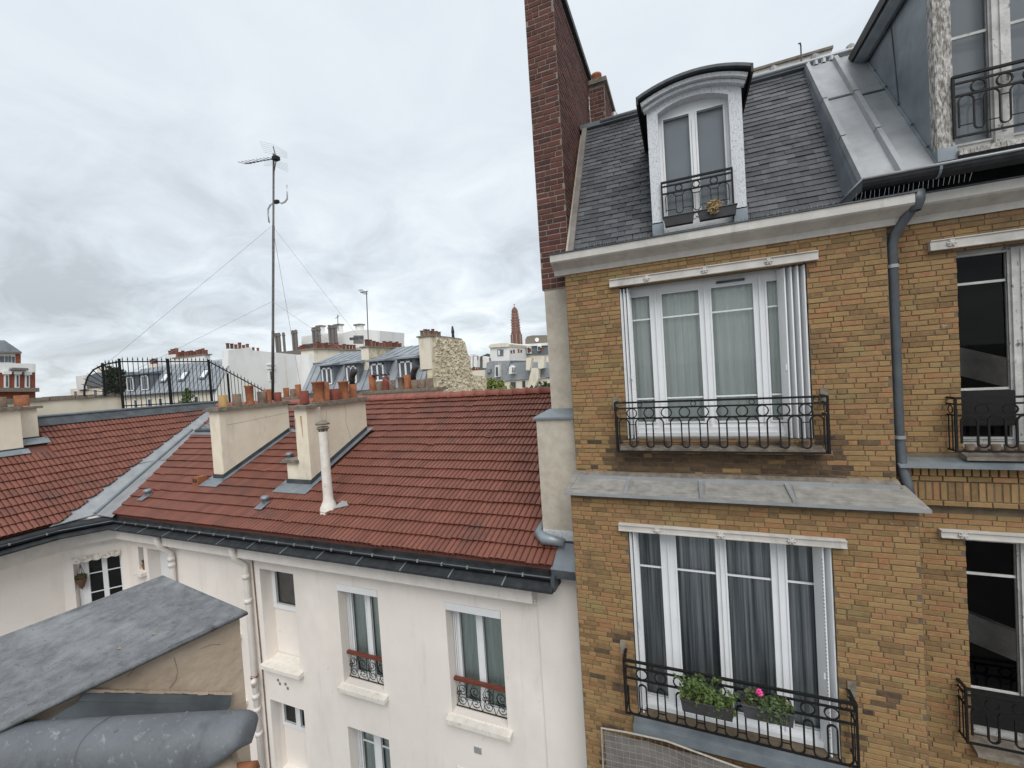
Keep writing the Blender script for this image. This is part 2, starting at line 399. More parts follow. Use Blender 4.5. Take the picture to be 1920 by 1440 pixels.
def wall_with_holes(mb, x0, x1, z0, z1, y, holes, depth):
    """front face in the plane y with rectangular openings and their reveals"""
    xs = sorted({x0, x1, *[h[0] for h in holes], *[h[1] for h in holes]})
    zs = sorted({z0, z1, *[h[2] for h in holes], *[h[3] for h in holes]})
    xs = [x for x in xs if x0 <= x <= x1]; zs = [z for z in zs if z0 <= z <= z1]
    for i in range(len(xs) - 1):
        for j in range(len(zs) - 1):
            cx_, cz_ = (xs[i] + xs[i + 1]) / 2, (zs[j] + zs[j + 1]) / 2
            if any(h[0] < cx_ < h[1] and h[2] < cz_ < h[3] for h in holes): continue
            mb.quad((xs[i], y, zs[j]), (xs[i + 1], y, zs[j]), (xs[i + 1], y, zs[j + 1]), (xs[i], y, zs[j + 1]))
    for (a, b, c, d) in holes:
        y2 = y + depth
        mb.quad((a, y, c), (a, y, d), (a, y2, d), (a, y2, c)); mb.quad((b, y, d), (b, y, c), (b, y2, c), (b, y2, d))
        mb.quad((a, y, d), (b, y, d), (b, y2, d), (a, y2, d)); mb.quad((b, y, c), (a, y, c), (a, y2, c), (b, y2, c))
    return mb
def curtain_mesh(x0, x1, z0, z1, y, amp=.018, wave=.11, seed=0):
    rd = random.Random(seed); n = max(8, int((x1 - x0) / .014)); mb = MB(); vs = []
    ph = rd.random() * 6
    for i in range(n + 1):
        x = x0 + (x1 - x0) * i / n
        d = amp * math.sin(x / wave * 6.28 + ph + 1.2 * math.sin(x * 7 + ph)) + amp * .5 * math.sin(x / wave * 13 + ph * 2)
        vs += [(x, y + d, z0), (x + d * .2, y + d * .7, z1)]
    return mb.add(vs, [(2 * i, 2 * i + 2, 2 * i + 3, 2 * i + 1) for i in range(n)])
# ================================================================ setting
g = MB(); g.quad((-3000, -3000, 0), (3000, -3000, 0), (3000, 3000, 0), (-3000, 3000, 0))
g.build('ground', 'ground', kind='structure')

# ================================================================ yellow brick building
ORD = ['first', 'second', 'third', 'fourth', 'fifth', 'sixth', 'seventh', 'eighth', 'ninth', 'tenth']
BB = thing('brick_building', (0, 6.4, 0), 'yellow brick apartment building with slate mansard roof and tall red chimney stack', 'building')
YB, YL, YR = 6.24, 5.74, 6.44                 # upper bay, lower projecting bay, recessed right-hand wall
COURSE, ST, HD, JT = .0625, .205, .097, .008
def brick_tpl(w, h=COURSE - .0085, d=.035):
    b = MB(); c = .004
    rd = random.Random(int(w * 1000) + 3)
    j = lambda: rd.uniform(-.0015, .0015)
    a, e = w / 2, h / 2
    vs = [(-a, d, -e), (a, d, -e), (a, d, e), (-a, d, e), (-a, c, -e), (a, c, -e), (a, c, e), (-a, c, e),
          (-a + c + j(), j(), -e + c + j()), (a - c + j(), j(), -e + c + j()), (a - c + j(), j(), e - c + j()), (-a + c + j(), j(), e - c + j())]
    fs = [(8, 9, 10, 11)] + [(4 + i, 4 + (i + 1) % 4, 8 + (i + 1) % 4, 8 + i) for i in range(4)] + [(i, (i + 1) % 4, 4 + (i + 1) % 4, 4 + i) for i in range(4)]
    return b.add(vs, fs)
TPL = {}
def tpl_for(w, h=None):
    k = (round(w * 100), h)
    if k not in TPL: TPL[k] = brick_tpl(k[0] / 100, h) if h else brick_tpl(k[0] / 100)
    return TPL[k]
def lay(x0, x1, z0, z1, place, holes=(), course=COURSE, seed=1, proud=.007, bh=None):
    """Flemish-like bond over a rectangle; place(x, z, out, tilt) returns the brick's matrix"""
    rd = random.Random(seed); out = []
    k = 0; z = z0 + course / 2
    while z + course / 2 <= z1 + .004:
        segs = [(x0, x1)]
        for (a, b, c, d) in holes:
            if c < z < d:
                segs = [s for (p, q) in segs for s in ((p, min(q, a)), (max(p, b), q)) if s[1] - s[0] > .02]
        off = (k % 2) * (ST + HD + 2 * JT) / 2 + rd.uniform(-.03, .03)
        for (p, q) in segs:
            x = x0 - off - .4; i = k
            while x < q:
                w = (ST if (i % 2 == 0 or rd.random() < .35) else HD) + rd.uniform(-.012, .012); i += 1
                a, b = max(x, p), min(x + w, q)
                if b - a > .035:
                    tp = tpl_for(b - a, bh)
                    out.append((tp, place((a + b) / 2, z + rd.uniform(-.0025, .0025), proud + rd.uniform(-.003, .003), rd.uniform(-.008, .008)), True))
                x += w + JT
        z += course; k += 1
    return out
def facing_front(y):
    return lambda x, z, out, t: Matrix.Translation((x, y - out, z)) @ Matrix.Rotation(t, 4, 'Y')
def facing_right(xp):
    return lambda y, z, out, t: Matrix.Translation((xp + out, y, z)) @ Matrix.Rotation(math.pi / 2, 4, 'Z') @ Matrix.Rotation(t, 4, 'Y')

UPH = (-.81, 1.45, 10.93, 13.12)
LOH = (-.81, 1.46, 7.27, 9.79)
RUH = (2.93, 4.55, 10.72, 13.07)
RLH = (2.92, 4.55, 7.30, 9.75)
# mortar walls
w1 = MB(); wall_with_holes(w1, -1.59, 2.24, 10.36, 13.60, YB, [UPH], .16)
w1.quad((2.24, YB, 10.36), (2.24, YR, 10.36), (2.24, YR, 13.6), (2.24, YB, 13.6))
w1.quad((-1.59, YB, 0), (-1.59, 12.5, 0), (-1.59, 12.5, 13.6), (-1.59, YB, 13.6))
bay_wall = w1.build('upper_wall', 'mortar', BB)
w2 = MB(); wall_with_holes(w2, -1.57, 2.24, 0, 10.26, YL, [LOH], .16)
w2.quad((2.24, YL, 0), (2.24, YR, 0), (2.24, YR, 10.3), (2.24, YL, 10.3)); w2.quad((-1.57, YL, 0), (-1.57, 6.5, 0), (-1.57, 6.5, 10.3), (-1.57, YL, 10.3))
low_wall = w2.build('lower_wall', 'mortar', BB)
w3 = MB(); wall_with_holes(w3, 2.2, 5.6, 0, 13.70, YR, [RUH, RLH], .14)
right_wall = w3.build('side_wall', 'mortar', BB)
pieces = []
for args in ((-1.585, 2.235, 10.42, 13.44, facing_front(YB), [UPH], 11), (-1.565, 2.235, 6.2, 10.235, facing_front(YL), [LOH], 12)):
    pieces += [(p[0], p[1], bay_wall if args[-1] == 11 else low_wall) for p in lay(*args[:5], holes=args[5], seed=args[6])]
pieces += [(p[0], p[1], right_wall) for p in lay(2.27, 3.6, 10.74, 13.5, facing_front(YR), holes=[RUH], seed=13)]
pieces += [(p[0], p[1], right_wall) for p in lay(2.27, 3.6, 6.9, 10.07, facing_front(YR), holes=[RLH], seed=14)]
by = {}
order = sorted(range(len(pieces)), key=lambda i: (pieces[i][1].translation - EYE).length)
pick = [i for i in order if in_view(pieces[i][1].translation, 0)][:210]
pickset = set(pick)
meshes = {}
rest = {}
srd = random.Random(55)
for i, (tp, mx, wl_) in enumerate(pieces):
    q = mx.translation
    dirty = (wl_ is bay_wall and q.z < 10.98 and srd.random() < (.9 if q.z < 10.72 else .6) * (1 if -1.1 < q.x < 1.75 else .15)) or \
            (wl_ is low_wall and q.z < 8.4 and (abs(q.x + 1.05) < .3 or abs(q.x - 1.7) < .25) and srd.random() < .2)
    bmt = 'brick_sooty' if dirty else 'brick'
    if i in pickset:
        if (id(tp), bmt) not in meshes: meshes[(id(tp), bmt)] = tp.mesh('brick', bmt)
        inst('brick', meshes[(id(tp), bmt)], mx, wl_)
    else:
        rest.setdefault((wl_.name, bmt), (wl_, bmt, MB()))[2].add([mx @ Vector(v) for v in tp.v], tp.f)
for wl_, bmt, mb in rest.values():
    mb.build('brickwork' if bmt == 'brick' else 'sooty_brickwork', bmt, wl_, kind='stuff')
# soldier course and dentils of the right-hand band
sol = brick_tpl(.052, .21, .05)
dent = brick_tpl(.06, .085, .05)
sm, dm = sol.mesh('soldier_brick', 'brick'), dent.mesh('dentil_brick', 'brick')
MB().box(2.27, 5.6, 6.36, YR + .02, 10.13, 10.64).build('band_core', 'mortar', BB)
x = 2.31
while x < 3.65:
    inst('soldier_brick', sm, Matrix.Translation((x, 6.352 + random.uniform(-.004, .004), 10.305)), right_wall)
    x += .0665
x = 2.31
while x < 3.65:
    inst('dentil_brick', dm, Matrix.Translation((x, 6.325 + random.uniform(-.004, .004), 10.535)), right_wall)
    x += .075
st_m = brick_tpl(.20).mesh('stretcher_brick', 'brick')
for zz, yy in ((10.455, 6.335), (10.165, 6.345)):
    x = 2.38
    while x < 3.7:
        inst('stretcher_brick', st_m, Matrix.Translation((x, yy, zz)), right_wall); x += .212
zb = MB(); zb.prism([(6.22, 10.60), (6.22, 10.625), (6.47, 10.69), (6.47, 10.60)], 'x', 2.27, 5.6)
zb.build('zinc_band_cover', 'zinc', BB)

# ledge over the lower bay: sloping zinc sheets with standing seams, a cement fillet and a pale zinc strip above
led = MB(); led.prism([(5.64, 10.275), (5.64, 10.30), (6.2, 10.40), (6.2, 10.26)], 'x', -1.63, 2.30)
led = led.build('ledge', 'zinc_cover', BB)
for x in (-.80, .12, 1.10):
    MB().prism([(5.63, 10.30), (5.63, 10.325), (6.19, 10.425), (6.19, 10.395)], 'x', x - .022, x + .022).build('seam_cover', 'zinc_light', led)
MB().box(-1.63, 2.30, 5.622, 5.639, 10.262, 10.298).build('drip_edge', 'zinc_light', led)
for (a, b) in ((-1.58, -.84), (-.76, .08), (.16, 1.06), (1.14, 2.24)):
    e = MB(); zz = lambda y: 10.30 + (y - 5.64) * .1786 + .004
    e.tube([(a, 5.74, zz(5.74)), (b, 5.74, zz(5.74))], .007, 4); e.tube([(a, 5.74, zz(5.74)), (a + .03, 6.12, zz(6.12))], .007, 4)
    e.build('sheet_fold', 'zinc_cover', led)
MB().prism([(6.10, 10.39), (6.236, 10.39), (6.236, 10.46)], 'x', -1.6, 2.25).build('cement_fillet', 'cap', led)
for i in range(6):
    a = -1.6 + i * .635; h = random.uniform(-.006, .006)
    MB().box(a, a + .64, 6.085 - i % 2 * .004, 6.10, 10.375 + h, 10.43 + h).build('zinc_strip', 'zinc_light', led)

# cornices
def cornice(x0, x1, yw, zt, name='cornice'):
    c = MB(); c.prism([(yw + .05, zt - .27), (yw - .03, zt - .27), (yw - .05, zt - .20), (yw - .10, zt - .17), (yw - .20, zt - .12), (yw - .22, zt - .10),
                       (yw - .22, zt), (yw + .05, zt)], 'x', x0, x1)
    return c.build(name, 'trim_grey', BB)
cornice(-1.74, 2.42, YB, 13.675)
cornice(2.46, 5.6, YR, 13.70)
MB().box(-1.75, 2.44, YB - .235, YB + .3, 13.678, 13.694).build('cornice_zinc', 'zinc_dark', BB)
MB().box(2.45, 5.6, YR - .235, YR + .1, 13.703, 13.716).build('cornice_zinc', 'zinc_dark', BB)

# drainpipe between bay and right-hand wall
dp = MB(); dp.tube([(2.45, 6.10, 13.70), (2.44, 6.12, 13.55), (2.33, 6.26, 13.33), (2.305, 6.30, 13.2), (2.305, 6.31, 11.0), (2.32, 6.31, 10.6), (2.345, 6.25, 10.4), (2.35, 6.2, 10.2)], .052, 12)
dp = dp.build('drainpipe', 'cyl_dark', BB, smooth=True)
MB().lathe(2.45, 6.10, [(.05, 13.50), (.085, 13.60), (.085, 13.71), (.06, 13.71)], 12).build('hopper', 'zinc_dark', dp, smooth=True)
for z in (12.95, 10.95):
    MB().lathe(2.305, 6.30, [(.053, z - .02), (.06, z - .02), (.06, z + .02), (.053, z + .02)], 12).build('pipe_collar', 'zinc_light', dp)

# ---------------------------------------------------------------- bay windows
def beam(x0, x1, z0, z1, yf, ros, mt='old_paint'):
    b = MB(); b.box(x0, x1, yf, yf + .07, z0 + .012, z1 - .012); b.box(x0, x1, yf - .010, yf + .07, z0, z0 + .012); b.box(x0, x1, yf - .014, yf + .07, z1 - .012, z1)
    o = b.build('lintel_beam', mt, BB)
    for x in ros:
        r = MB(); zc_ = (z0 + z1) / 2
        for k in range(6):
            t = k * math.pi / 3
            r.tube([(x, yf - .016, zc_), (x + .04 * math.cos(t), yf - .014, zc_ + .04 * math.sin(t))], [.017, .010], 5)
        r.tube([(x + .037 * math.cos(q * .524), yf - .008, zc_ + .037 * math.sin(q * .524)) for q in range(12)], .007, 5, closed=True)
        r.build('rosette', mt, o)
def room(x0, x1, z0, z1, y, depth, mt, parent):
    r = MB(); y2 = y + depth
    r.quad((x0, y2, z0), (x1, y2, z0), (x1, y2, z1), (x0, y2, z1)); r.quad((x0, y, z0), (x0, y2, z0), (x0, y2, z1), (x0, y, z1))
    r.quad((x1, y, z0), (x1, y2, z0), (x1, y2, z1), (x1, y, z1)); r.quad((x0, y, z0), (x1, y, z0), (x1, y2, z0), (x0, y2, z0)); r.quad((x0, y, z1), (x1, y, z1), (x1, y2, z1), (x0, y2, z1))
    return r.build('room_interior', mt, parent)
def casement(parent, y, z0, z1, x0, x1, panes, bars, mt='pvc', curtain='curtain', th=.06, zp0=None, zp1=None, cgap=.10, seed=0, roommt='room', barw=.011, name='window', gl='glass'):
    """one window: outer frame mesh with sash posts, and panes, glazing bars and curtains as sub-parts. panes: (xa, xb) clear glass widths"""
    zp0 = zp0 if zp0 is not None else z0 + .1; zp1 = zp1 if zp1 is not None else z1 - .08
    f = MB(); holes = [(a, b, zp0, zp1) for a, b in panes]
    wall_with_holes(f, x0, x1, z0, z1, y, holes, .05)
    for a, b in panes:      # raised sash beads round each light
        for (p, q, r_, s__) in ((a - .022, a, zp0 - .022, zp1 + .022), (b, b + .022, zp0 - .022, zp1 + .022)):
            f.box(p, q, y - .012, y + .01, r_, s__)
        f.box(a, b, y - .012, y + .01, zp1, zp1 + .022); f.box(a, b, y - .012, y + .01, zp0 - .022, zp0)
    f.quad((x0, y, z0), (x0, y + .08, z0), (x0, y + .08, z1), (x0, y, z1)); f.quad((x1, y, z0), (x1, y + .08, z0), (x1, y + .08, z1), (x1, y, z1))
    w = f.build(name, mt, parent)
    for i, (a, b) in enumerate(panes):
        MB().quad((a, y + .03, zp0), (b, y + .03, zp0), (b, y + .03, zp1), (a, y + .03, zp1)).build('pane', gl, w)
        for z in bars:
            MB().box(a, b, y + .012, y + .028, z - barw, z + barw).build('glazing_bar', mt, w)
        if curtain:
            curtain_mesh(a - .03, b + .03, zp0 - .05, zp1 + .05, y + cgap, seed=seed + i).build('curtain', curtain, w, smooth=True)
    room(x0, x1, z0, z1, y + .07, 1.6, roommt, w)
    return w
UPW = casement(BB, 6.46, 10.95, 13.2, -.81, 1.45, [(-.67, -.42), (-.25, .23), (.39, .89), (1.05, 1.30)], [12.65, 11.49], zp0=11.15, zp1=12.98, seed=3)
MB().box(-.70, 1.30, 6.40, 6.458, 10.95, 11.0).build('sill', 'pvc', UPW)
MB().box(-.70, 1.30, 6.425, 6.458, 11.0, 11.07).build('sill', 'pvc', UPW)
for x in (-.335, .31, .97):
    MB().box(x - .012, x + .012, 6.435, 6.459, 11.07, 13.08).build('cover_strip', 'pvc', UPW)
MB().box(.46, .80, 6.43, 6.459, 13.03, 13.06).build('air_vent', 'zinc_dark', UPW)
LOW = casement(BB, 5.94, 7.27, 9.85, -.81, 1.46, [(-.70, -.42), (-.22, .25), (.38, .87), (1.04, 1.33)], [9.225], zp0=7.42, zp1=9.72, curtain='curtain_dark', seed=9)
for x in (-.32, .315, .955):
    MB().box(x - .012, x + .012, 5.915, 5.939, 7.34, 9.79).build('cover_strip', 'pvc', LOW)
MB().box(-.75, 1.40, 5.86, 5.938, 7.28, 7.335).build('sill', 'pvc', LOW)
zs_ = MB(); zs_.prism([(5.56, 7.12), (5.56, 7.24), (5.92, 7.275), (5.92, 7.12)], 'x', -.86, 1.5)
zs_.build('zinc_sill', 'zinc', BB)
beam(-.93, 1.56, 13.125, 13.235, 6.17, (-.42, .31, 1.04), 'trim_grey')
beam(-.92, 1.58, 9.80, 9.89, 5.67, (-.43, .31, 1.05), 'trim_grey')
# folded metal shutters
def shutter(xa, ya, xb, yb, z0, z1, mt='pvc'):
    s = MB(); d = Vector((xb - xa, yb - ya, 0)).normalized(); n = Vector((-d.y, d.x, 0)) * .009
    a, b = Vector((xa, ya, 0)), Vector((xb, yb, 0))
    pts = [a - n, b - n, b + n, a + n]
    s.prism([(p.x, p.y) for p in pts], 'z', z0, z1)
    q = (b - a) * .42
    for t in (.18, .5, .82):
        c = a.lerp(b, t); s.tube([(c.x - n.x * 1.4, c.y - n.y * 1.4, z0 + .05), (c.x - n.x * 1.4, c.y - n.y * 1.4, z1 - .05)], .006, 4)
    return s.build('shutter_leaf', mt, BB)
for i in range(3):
    shutter(-.795 + i * .048, 6.255, -.775 + i * .048, 6.43, 10.94, 13.09)
for i in range(4):
    shutter(1.43 - i * .068, 6.255 + i * .012, 1.375 - i * .068, 6.43, 10.94, 13.10)
for i in range(2):
    shutter(-.79 + i * .05, 5.755, -.765 + i * .05, 5.91, 7.28, 9.78)
for i in range(2):
    shutter(1.445 - i * .075, 5.755, 1.37 - i * .06, 5.91, 7.28, 9.78)
pf = MB()
for k in range(50):
    z = 7.5 + k * .043; pf.box(1.352, 1.366, 5.752, 5.756, z, z + .02)
pf.build('shutter_perforation', 'zinc_light', BB, kind='stuff')
for (x, y, z) in ((-.70, 6.25, 11.85), (1.19, 6.26, 11.86), (-.72, 5.75, 8.55), (1.325, 5.75, 8.28)):
    h = MB(); h.tube([(x, y, z), (x, y - .03, z + .02), (x, y - .03, z - .05), (x, y, z - .06)], .008, 5); h.build('shutter_latch', 'pvc', BB)

# ---------------------------------------------------------------- iron railings
def arc(xc, zc_, r, a0, a1, n=9):
    return [(xc + r * math.cos(R(a0 + (a1 - a0) * i / n)), zc_ + r * math.sin(R(a0 + (a1 - a0) * i / n))) for i in range(n + 1)]
def railing(parent, x0, x1, y, zt, zb, step, depth=.2, mt='iron', small_rings=True, bar=.012, flip=False):
    """top rails, a frieze of rings and a serpentine of arches; returns the top rail, which carries the rest"""
    t = MB(); t.box(x0 - .01, x1 + .01, y - .016, y + .016, zt - .012, zt + .012)
    if depth:
        t.box(x0 - .01, x0 + .02, y, y + depth, zt - .011, zt + .011); t.box(x1 - .02, x1 + .01, y, y + depth, zt - .011, zt + .011)
    top = t.build('balcony_railing', mt, parent)
    H = zt - zb; r2 = zt - H * .115; r3 = zt - H * .325; cb = zt - H * .45; lb = zb + H * .15
    for z in (r2, r3, zb):
        q = MB(); q.box(x0, x1, y - .010, y + .010, z - .010, z + .010)
        if depth:
            q.box(x0 - .006, x0 + .01, y + .008, y + depth, z - .008, z + .008); q.box(x1 - .01, x1 + .006, y + .008, y + depth, z - .008, z + .008)
        q.build('rail', mt, top)
    for x in (x0, x1):
        MB().box(x - .011, x + .011, y - .011, y + .011, zb - .01, zt).build('corner_post', mt, top)
    n = max(2, round((x1 - x0) / step)); s = (x1 - x0) / n; w = s * .6
    y2 = y
    P3 = lambda pts: [(p[0], y2, p[1]) for p in pts]
    rr = (r2 - r3) * .5 - .006
    for i in range(n):
        xc = x0 + s * (i + .5)
        rad = w / 2
        top_arc = arc(xc, r3 - .004 - rad, rad, 180, 0)
        pts = [(xc - rad, lb)] + top_arc + [(xc + rad, lb)]
        if flip: pts = [(p[0], zb + r3 - .004 - p[1]) for p in pts]
        MB().tube(P3(pts), bar, 4).build('arch_bar', mt, top)
        if i < n - 1:
            xg = xc + s / 2; g = (s - w) / 2
            zc1 = cb if not flip else zb + r3 - cb
            zl = lb if not flip else zb + r3 - lb
            MB().tube([(xg - g, y, zc1), (xg + g, y, zc1)], .007, 4).build('cross_bar', mt, top)
            lk = MB()
            if not flip: lk.tube(P3([(xg - g, zl)] + arc(xg, zl, g, 180, 360) + [(xg + g, zl)]), bar, 4)
            else: lk.tube(P3(arc(xg, zl, g, 180, 0)), bar, 4)
            lk.build('link_bar', mt, top)
            MB().tube([(xg + rr * math.cos(k * .524), y, (r2 + r3) / 2 + rr * math.sin(k * .524)) for k in range(12)], .010, 4, closed=True).build('ring', mt, top)
        if not flip:
            ba = MB(); ba.tube([(xc - rad, y, lb + .02), (xc + rad, y, lb + .02)], .006, 4); ba.build('cross_bar', mt, top)
        if small_rings and i % 3 == 1:
            r1 = (zt - r2) * .5 - .008
            MB().tube([(xc + r1 * math.cos(k * .524), y, (zt + r2) / 2 + r1 * math.sin(k * .524)) for k in range(12)], .006, 4, closed=True).build('small_ring', mt, top)
    if depth:      # side returns with two uprights and rings
        for x in (x0, x1):
            for yy in (y + depth * .35, y + depth * .7): MB().tube([(x, yy, zb), (x, yy, r3)], .007, 4).build('return_bar', mt, top)
            sd = MB()
            sd.tube([(x, y + depth * .5 + rr * .8 * math.cos(k * .524), (r2 + r3) / 2 + rr * .8 * math.sin(k * .524)) for k in range(12)], .006, 4, closed=True)
            sd.build('ring', mt, top)
    return top
railing(BB, -.93, 1.55, 6.03, 11.48, 10.80, .2255, depth=.22)
railing(BB, -.93, 1.55, 5.50, 8.15, 7.44, .2255, depth=.26, flip=True)
for (x, z, y) in ((-.95, 11.50, 6.2), (1.57, 11.52, 6.2), (-.96, 8.2, 5.7), (1.58, 8.2, 5.7)):
    MB().box(x - .04, x + .04, y + .02, y + .06, z - .13, z + .05).build('anchor_stone', 'cap', BB)
# old pots tucked under the upper balcony window
uz = MB(); uz.prism([(6.06, 10.79), (6.06, 10.83), (6.26, 10.86), (6.26, 10.79)], 'x', -.9, 1.52); uz.build('balcony_slab', 'cap', BB)
for i in range(10):
    x = -.7 + i * .225
    MB().lathe(x, 6.15, [(.035, 10.845), (.055, 10.93), (.058, 10.935), (.045, 10.935), (.03, 10.9), (0, 10.9)], 10).build('flower_pot', 'pot_grey', None, smooth=True,
        label=ORD[i] + ' small clay pot from the left behind the upper balcony railing', cat='pot', group='clay pots along the upper balcony')

# ---------------------------------------------------------------- right-hand windows of the stairwell
def stair_window(z0, z1, bars, z_board, rail_t, rail_b, st):
    w = casement(BB, 6.58, z0, z1, 2.93, 4.55, [(2.965, 3.42), (3.85, 4.3)], bars, mt='old_paint', curtain=None, zp0=z_board, zp1=z1 - .07, roommt='black_room', barw=.014, gl='glass_dim')
    MB().box(3.44, 3.83, 6.54, 6.578, z0, z1 - .03).build('meeting_post', 'old_paint', w)
    for x in (3.52, 3.62): MB().box(x - .012, x + .012, 6.525, 6.539, z0, z1 - .05).build('cover_strip', 'old_paint', w)
    (xa, za), (xb, zb_), th = st
    d = MB(); d.prism([(xa - .6, za + .24 - th), (xb + .5, zb_ - .19 - th), (xb + .5, zb_ - .19), (xa - .6, za + .24)], 'y', 7.2, 7.32)
    d.build('stair_string', 'concrete', w)
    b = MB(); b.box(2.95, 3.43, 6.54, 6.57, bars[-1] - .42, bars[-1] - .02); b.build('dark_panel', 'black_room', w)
    s = MB(); s.prism([(6.30, z0 - .06), (6.30, z0 - .02), (6.56, z0 + .05), (6.56, z0 - .06)], 'x', 2.90, 4.6); s.build('sill', 'cap', w)
    railing(BB, 2.80, 4.62, 6.27, rail_t, rail_b, .235, depth=.2, small_rings=False)
    return w
stair_window(10.74, 13.07, [12.69, 11.46], 10.9, 11.39, 10.79, ((3.26, 11.96), (3.75, 11.77), .37))
stair_window(7.30, 9.74, [9.27, 7.88], 7.46, 8.05, 7.42, ((3.25, 8.49), (3.69, 8.31), .38))
beam(2.68, 4.7, 13.085, 13.20, 6.37, (2.86,), 'trim_grey')
beam(2.68, 4.7, 9.755, 9.84, 6.37, (2.87,), 'trim_grey')
for i in range(5):
    MB().lathe(2.98 + i * .11, 6.42, [(.03, 10.745), (.045, 10.84), (.036, 10.84), (0, 10.80)], 9).build('flower_pot', 'pot_grey', None, smooth=True,
        label=ORD[i] + ' little clay pot from the left on the upper stairwell window sill', cat='pot', group='clay pots on the stairwell sill')

# ---------------------------------------------------------------- slate mansard
SL = 1.572; MY0, MZ0 = 6.41, 13.80
va = Vector((0, 1, SL)).normalized(); na = Vector((0, -SL, 1)).normalized()
sl_len = (8.10 - MY0) * math.sqrt(1 + SL * SL)
rf = MB(); a = Vector((-1.46, MY0 - .1, MZ0 - .1 * SL)); 
rf.plate([a - na * .06, Vector((5.6, a.y, a.z)) - na * .06, Vector((5.6, a.y, a.z)) + va * (sl_len + .15) - na * .06, a + va * (sl_len + .15) - na * .06], na, .05)
roof = rf.build('mansard_roof', 'zinc_dark', BB)
SG, SW = .104, .215
def slate_tpl(w):
    s = MB(); a = w / 2 - .0035
    return s.add([(-a, 0, .021), (a, 0, .021), (a, .19, 0), (-a, .19, 0), (-a, 0, .005), (a, 0, .005), (a, .19, -.006), (-a, .19, -.006)],
                 [(0, 1, 2, 3), (4, 5, 1, 0), (5, 6, 2, 1), (7, 4, 0, 3)])
stp = {}
sp = []
k = 0
rd = random.Random(5)
while k * SG < sl_len - .05:
    x = -1.46 - (k % 2) * SW / 2
    while x < 2.02:
        a, b = max(x, -1.46), min(x + SW, 2.02)
        if b - a > .05:
            xc = (a + b) / 2
            p = Vector((xc, MY0, MZ0)) + va * (k * SG + rd.uniform(-.004, .004)) + na * rd.uniform(0, .006)
            inside = -.36 < xc < .90 and p.z < 15.55
            if not (inside and -.24 < xc < .78):
                key = round(b - a, 2)
                stp.setdefault(key, slate_tpl(key))
                tw = rd.uniform(-.012, .012)
                mx = frame(p, (1, 0, 0), va, na) @ Matrix.Rotation(tw, 4, 'Z') @ Matrix.Rotation(rd.uniform(-.008, .008), 4, 'Y')
                sp.append((stp[key], mx, not inside))
        x += SW
    k += 1
for xx in (2.5, 3.0, 3.5):      # the few rows beyond the zinc strip
    for k in range(18, 30):
        stp.setdefault(.5, slate_tpl(.5)); sp.append((stp[.5], frame(Vector((xx - .25 + (k % 2) * .2, MY0, MZ0)) + va * (k * SG), (1, 0, 0), va, na), False))
scatter(sp, 300, 'slate', 'slates', roof, 'slate')
# zinc ridge, coping board and the top terrace edge
MB().prism([(8.02, 16.45), (8.0, 16.52), (8.3, 16.62), (9.6, 16.75), (9.6, 16.4), (8.2, 16.4)], 'x', -1.58, 5.6).build('ridge_zinc', 'zinc', roof)
MB().tube([(-1.2, 8.02, 16.50), (5.6, 8.02, 16.50)], .035, 8).build('ridge_roll', 'zinc_light', roof, smooth=True)
for x in (-.95, 1.15, 1.55, 2.1, 2.55): MB().lathe(x, 8.05, [(.06, 16.5), (.055, 16.58), (.02, 16.61), (0, 16.61)], 8).build('ridge_cap', 'zinc_light', roof)
MB().prism([(8.7, 16.74), (8.7, 16.98), (8.78, 16.98), (8.78, 16.74)], 'x', .6, 2.5).build('terrace_kerb', 'sill', roof)
MB().prism([(8.66, 16.98), (8.66, 17.02), (8.82, 17.02), (8.82, 16.98)], 'x', .55, 2.52).build('kerb_coping', 'cap', roof)
MB().tube([(2.06, 8.6, 16.8), (2.06, 8.6, 17.12), (2.05, 8.58, 17.16), (2.02, 8.55, 17.14)], .012, 5).build('vent_hook', 'steel', roof)
cop = MB(); a = Vector((-1.54, MY0 - .12, MZ0 - .12 * SL)); b = Vector((-1.455, a.y, a.z))
cop.plate([a, b, b + va * (sl_len + .25), a + va * (sl_len + .25)], na, .07); cop.build('gable_coping', 'lead', roof)
MB().prism([(MY0 - .12, 13.62), (8.1, 16.4), (12.5, 16.4), (12.5, 13.62)], 'x', -1.595, -1.46).build('gable_wall', 'grey_render', BB)
spk = MB()
rd = random.Random(2)
for k in range(110):
    x = -1.4 + k * .032 + rd.uniform(-.006, .006)
    spk.tube([(x, 6.30, 13.69), (x + rd.uniform(-.02, .02), 6.27 + rd.uniform(-.03, .02), 13.80)], .0025, 3)
spk.build('bird_spikes', 'alu', BB, kind='stuff')

# ---------------------------------------------------------------- arched dormer
dm_ = MB(); X0, X1 = -.31, .85; xc = (X0 + X1) / 2
def seg_arch(xa, xb, zs, rise, n=14):
    h = (xb - xa) / 2; rad = (h * h + rise * rise) / (2 * rise); c0 = zs + rise - rad; t = math.asin(h / rad)
    return [((xa + xb) / 2 + rad * math.sin(-t + 2 * t * i / n), c0 + rad * math.cos(-t + 2 * t * i / n)) for i in range(n + 1)]
OX0, OX1 = -.17, .70
outer = [(X0, 13.95)] + seg_arch(X0, X1, 15.50, .14) + [(X1, 13.95)]
inner = [(OX0, 13.95)] + seg_arch(OX0, OX1, 15.42, .11) + [(OX1, 13.95)]
n = len(outer)
vs = [(p[0], 6.30, p[1]) for p in outer] + [(p[0], 6.30, p[1]) for p in inner] + [(p[0], 6.47, p[1]) for p in inner]
dm_.add(vs, [(i, i + 1, n + i + 1, n + i) for i in range(n - 1)] + [(n + i, n + i + 1, 2 * n + i + 1, 2 * n + i) for i in range(n - 1)])
dormer = dm_.build('arched_dormer', 'dormer_paint', BB)
ck = MB()
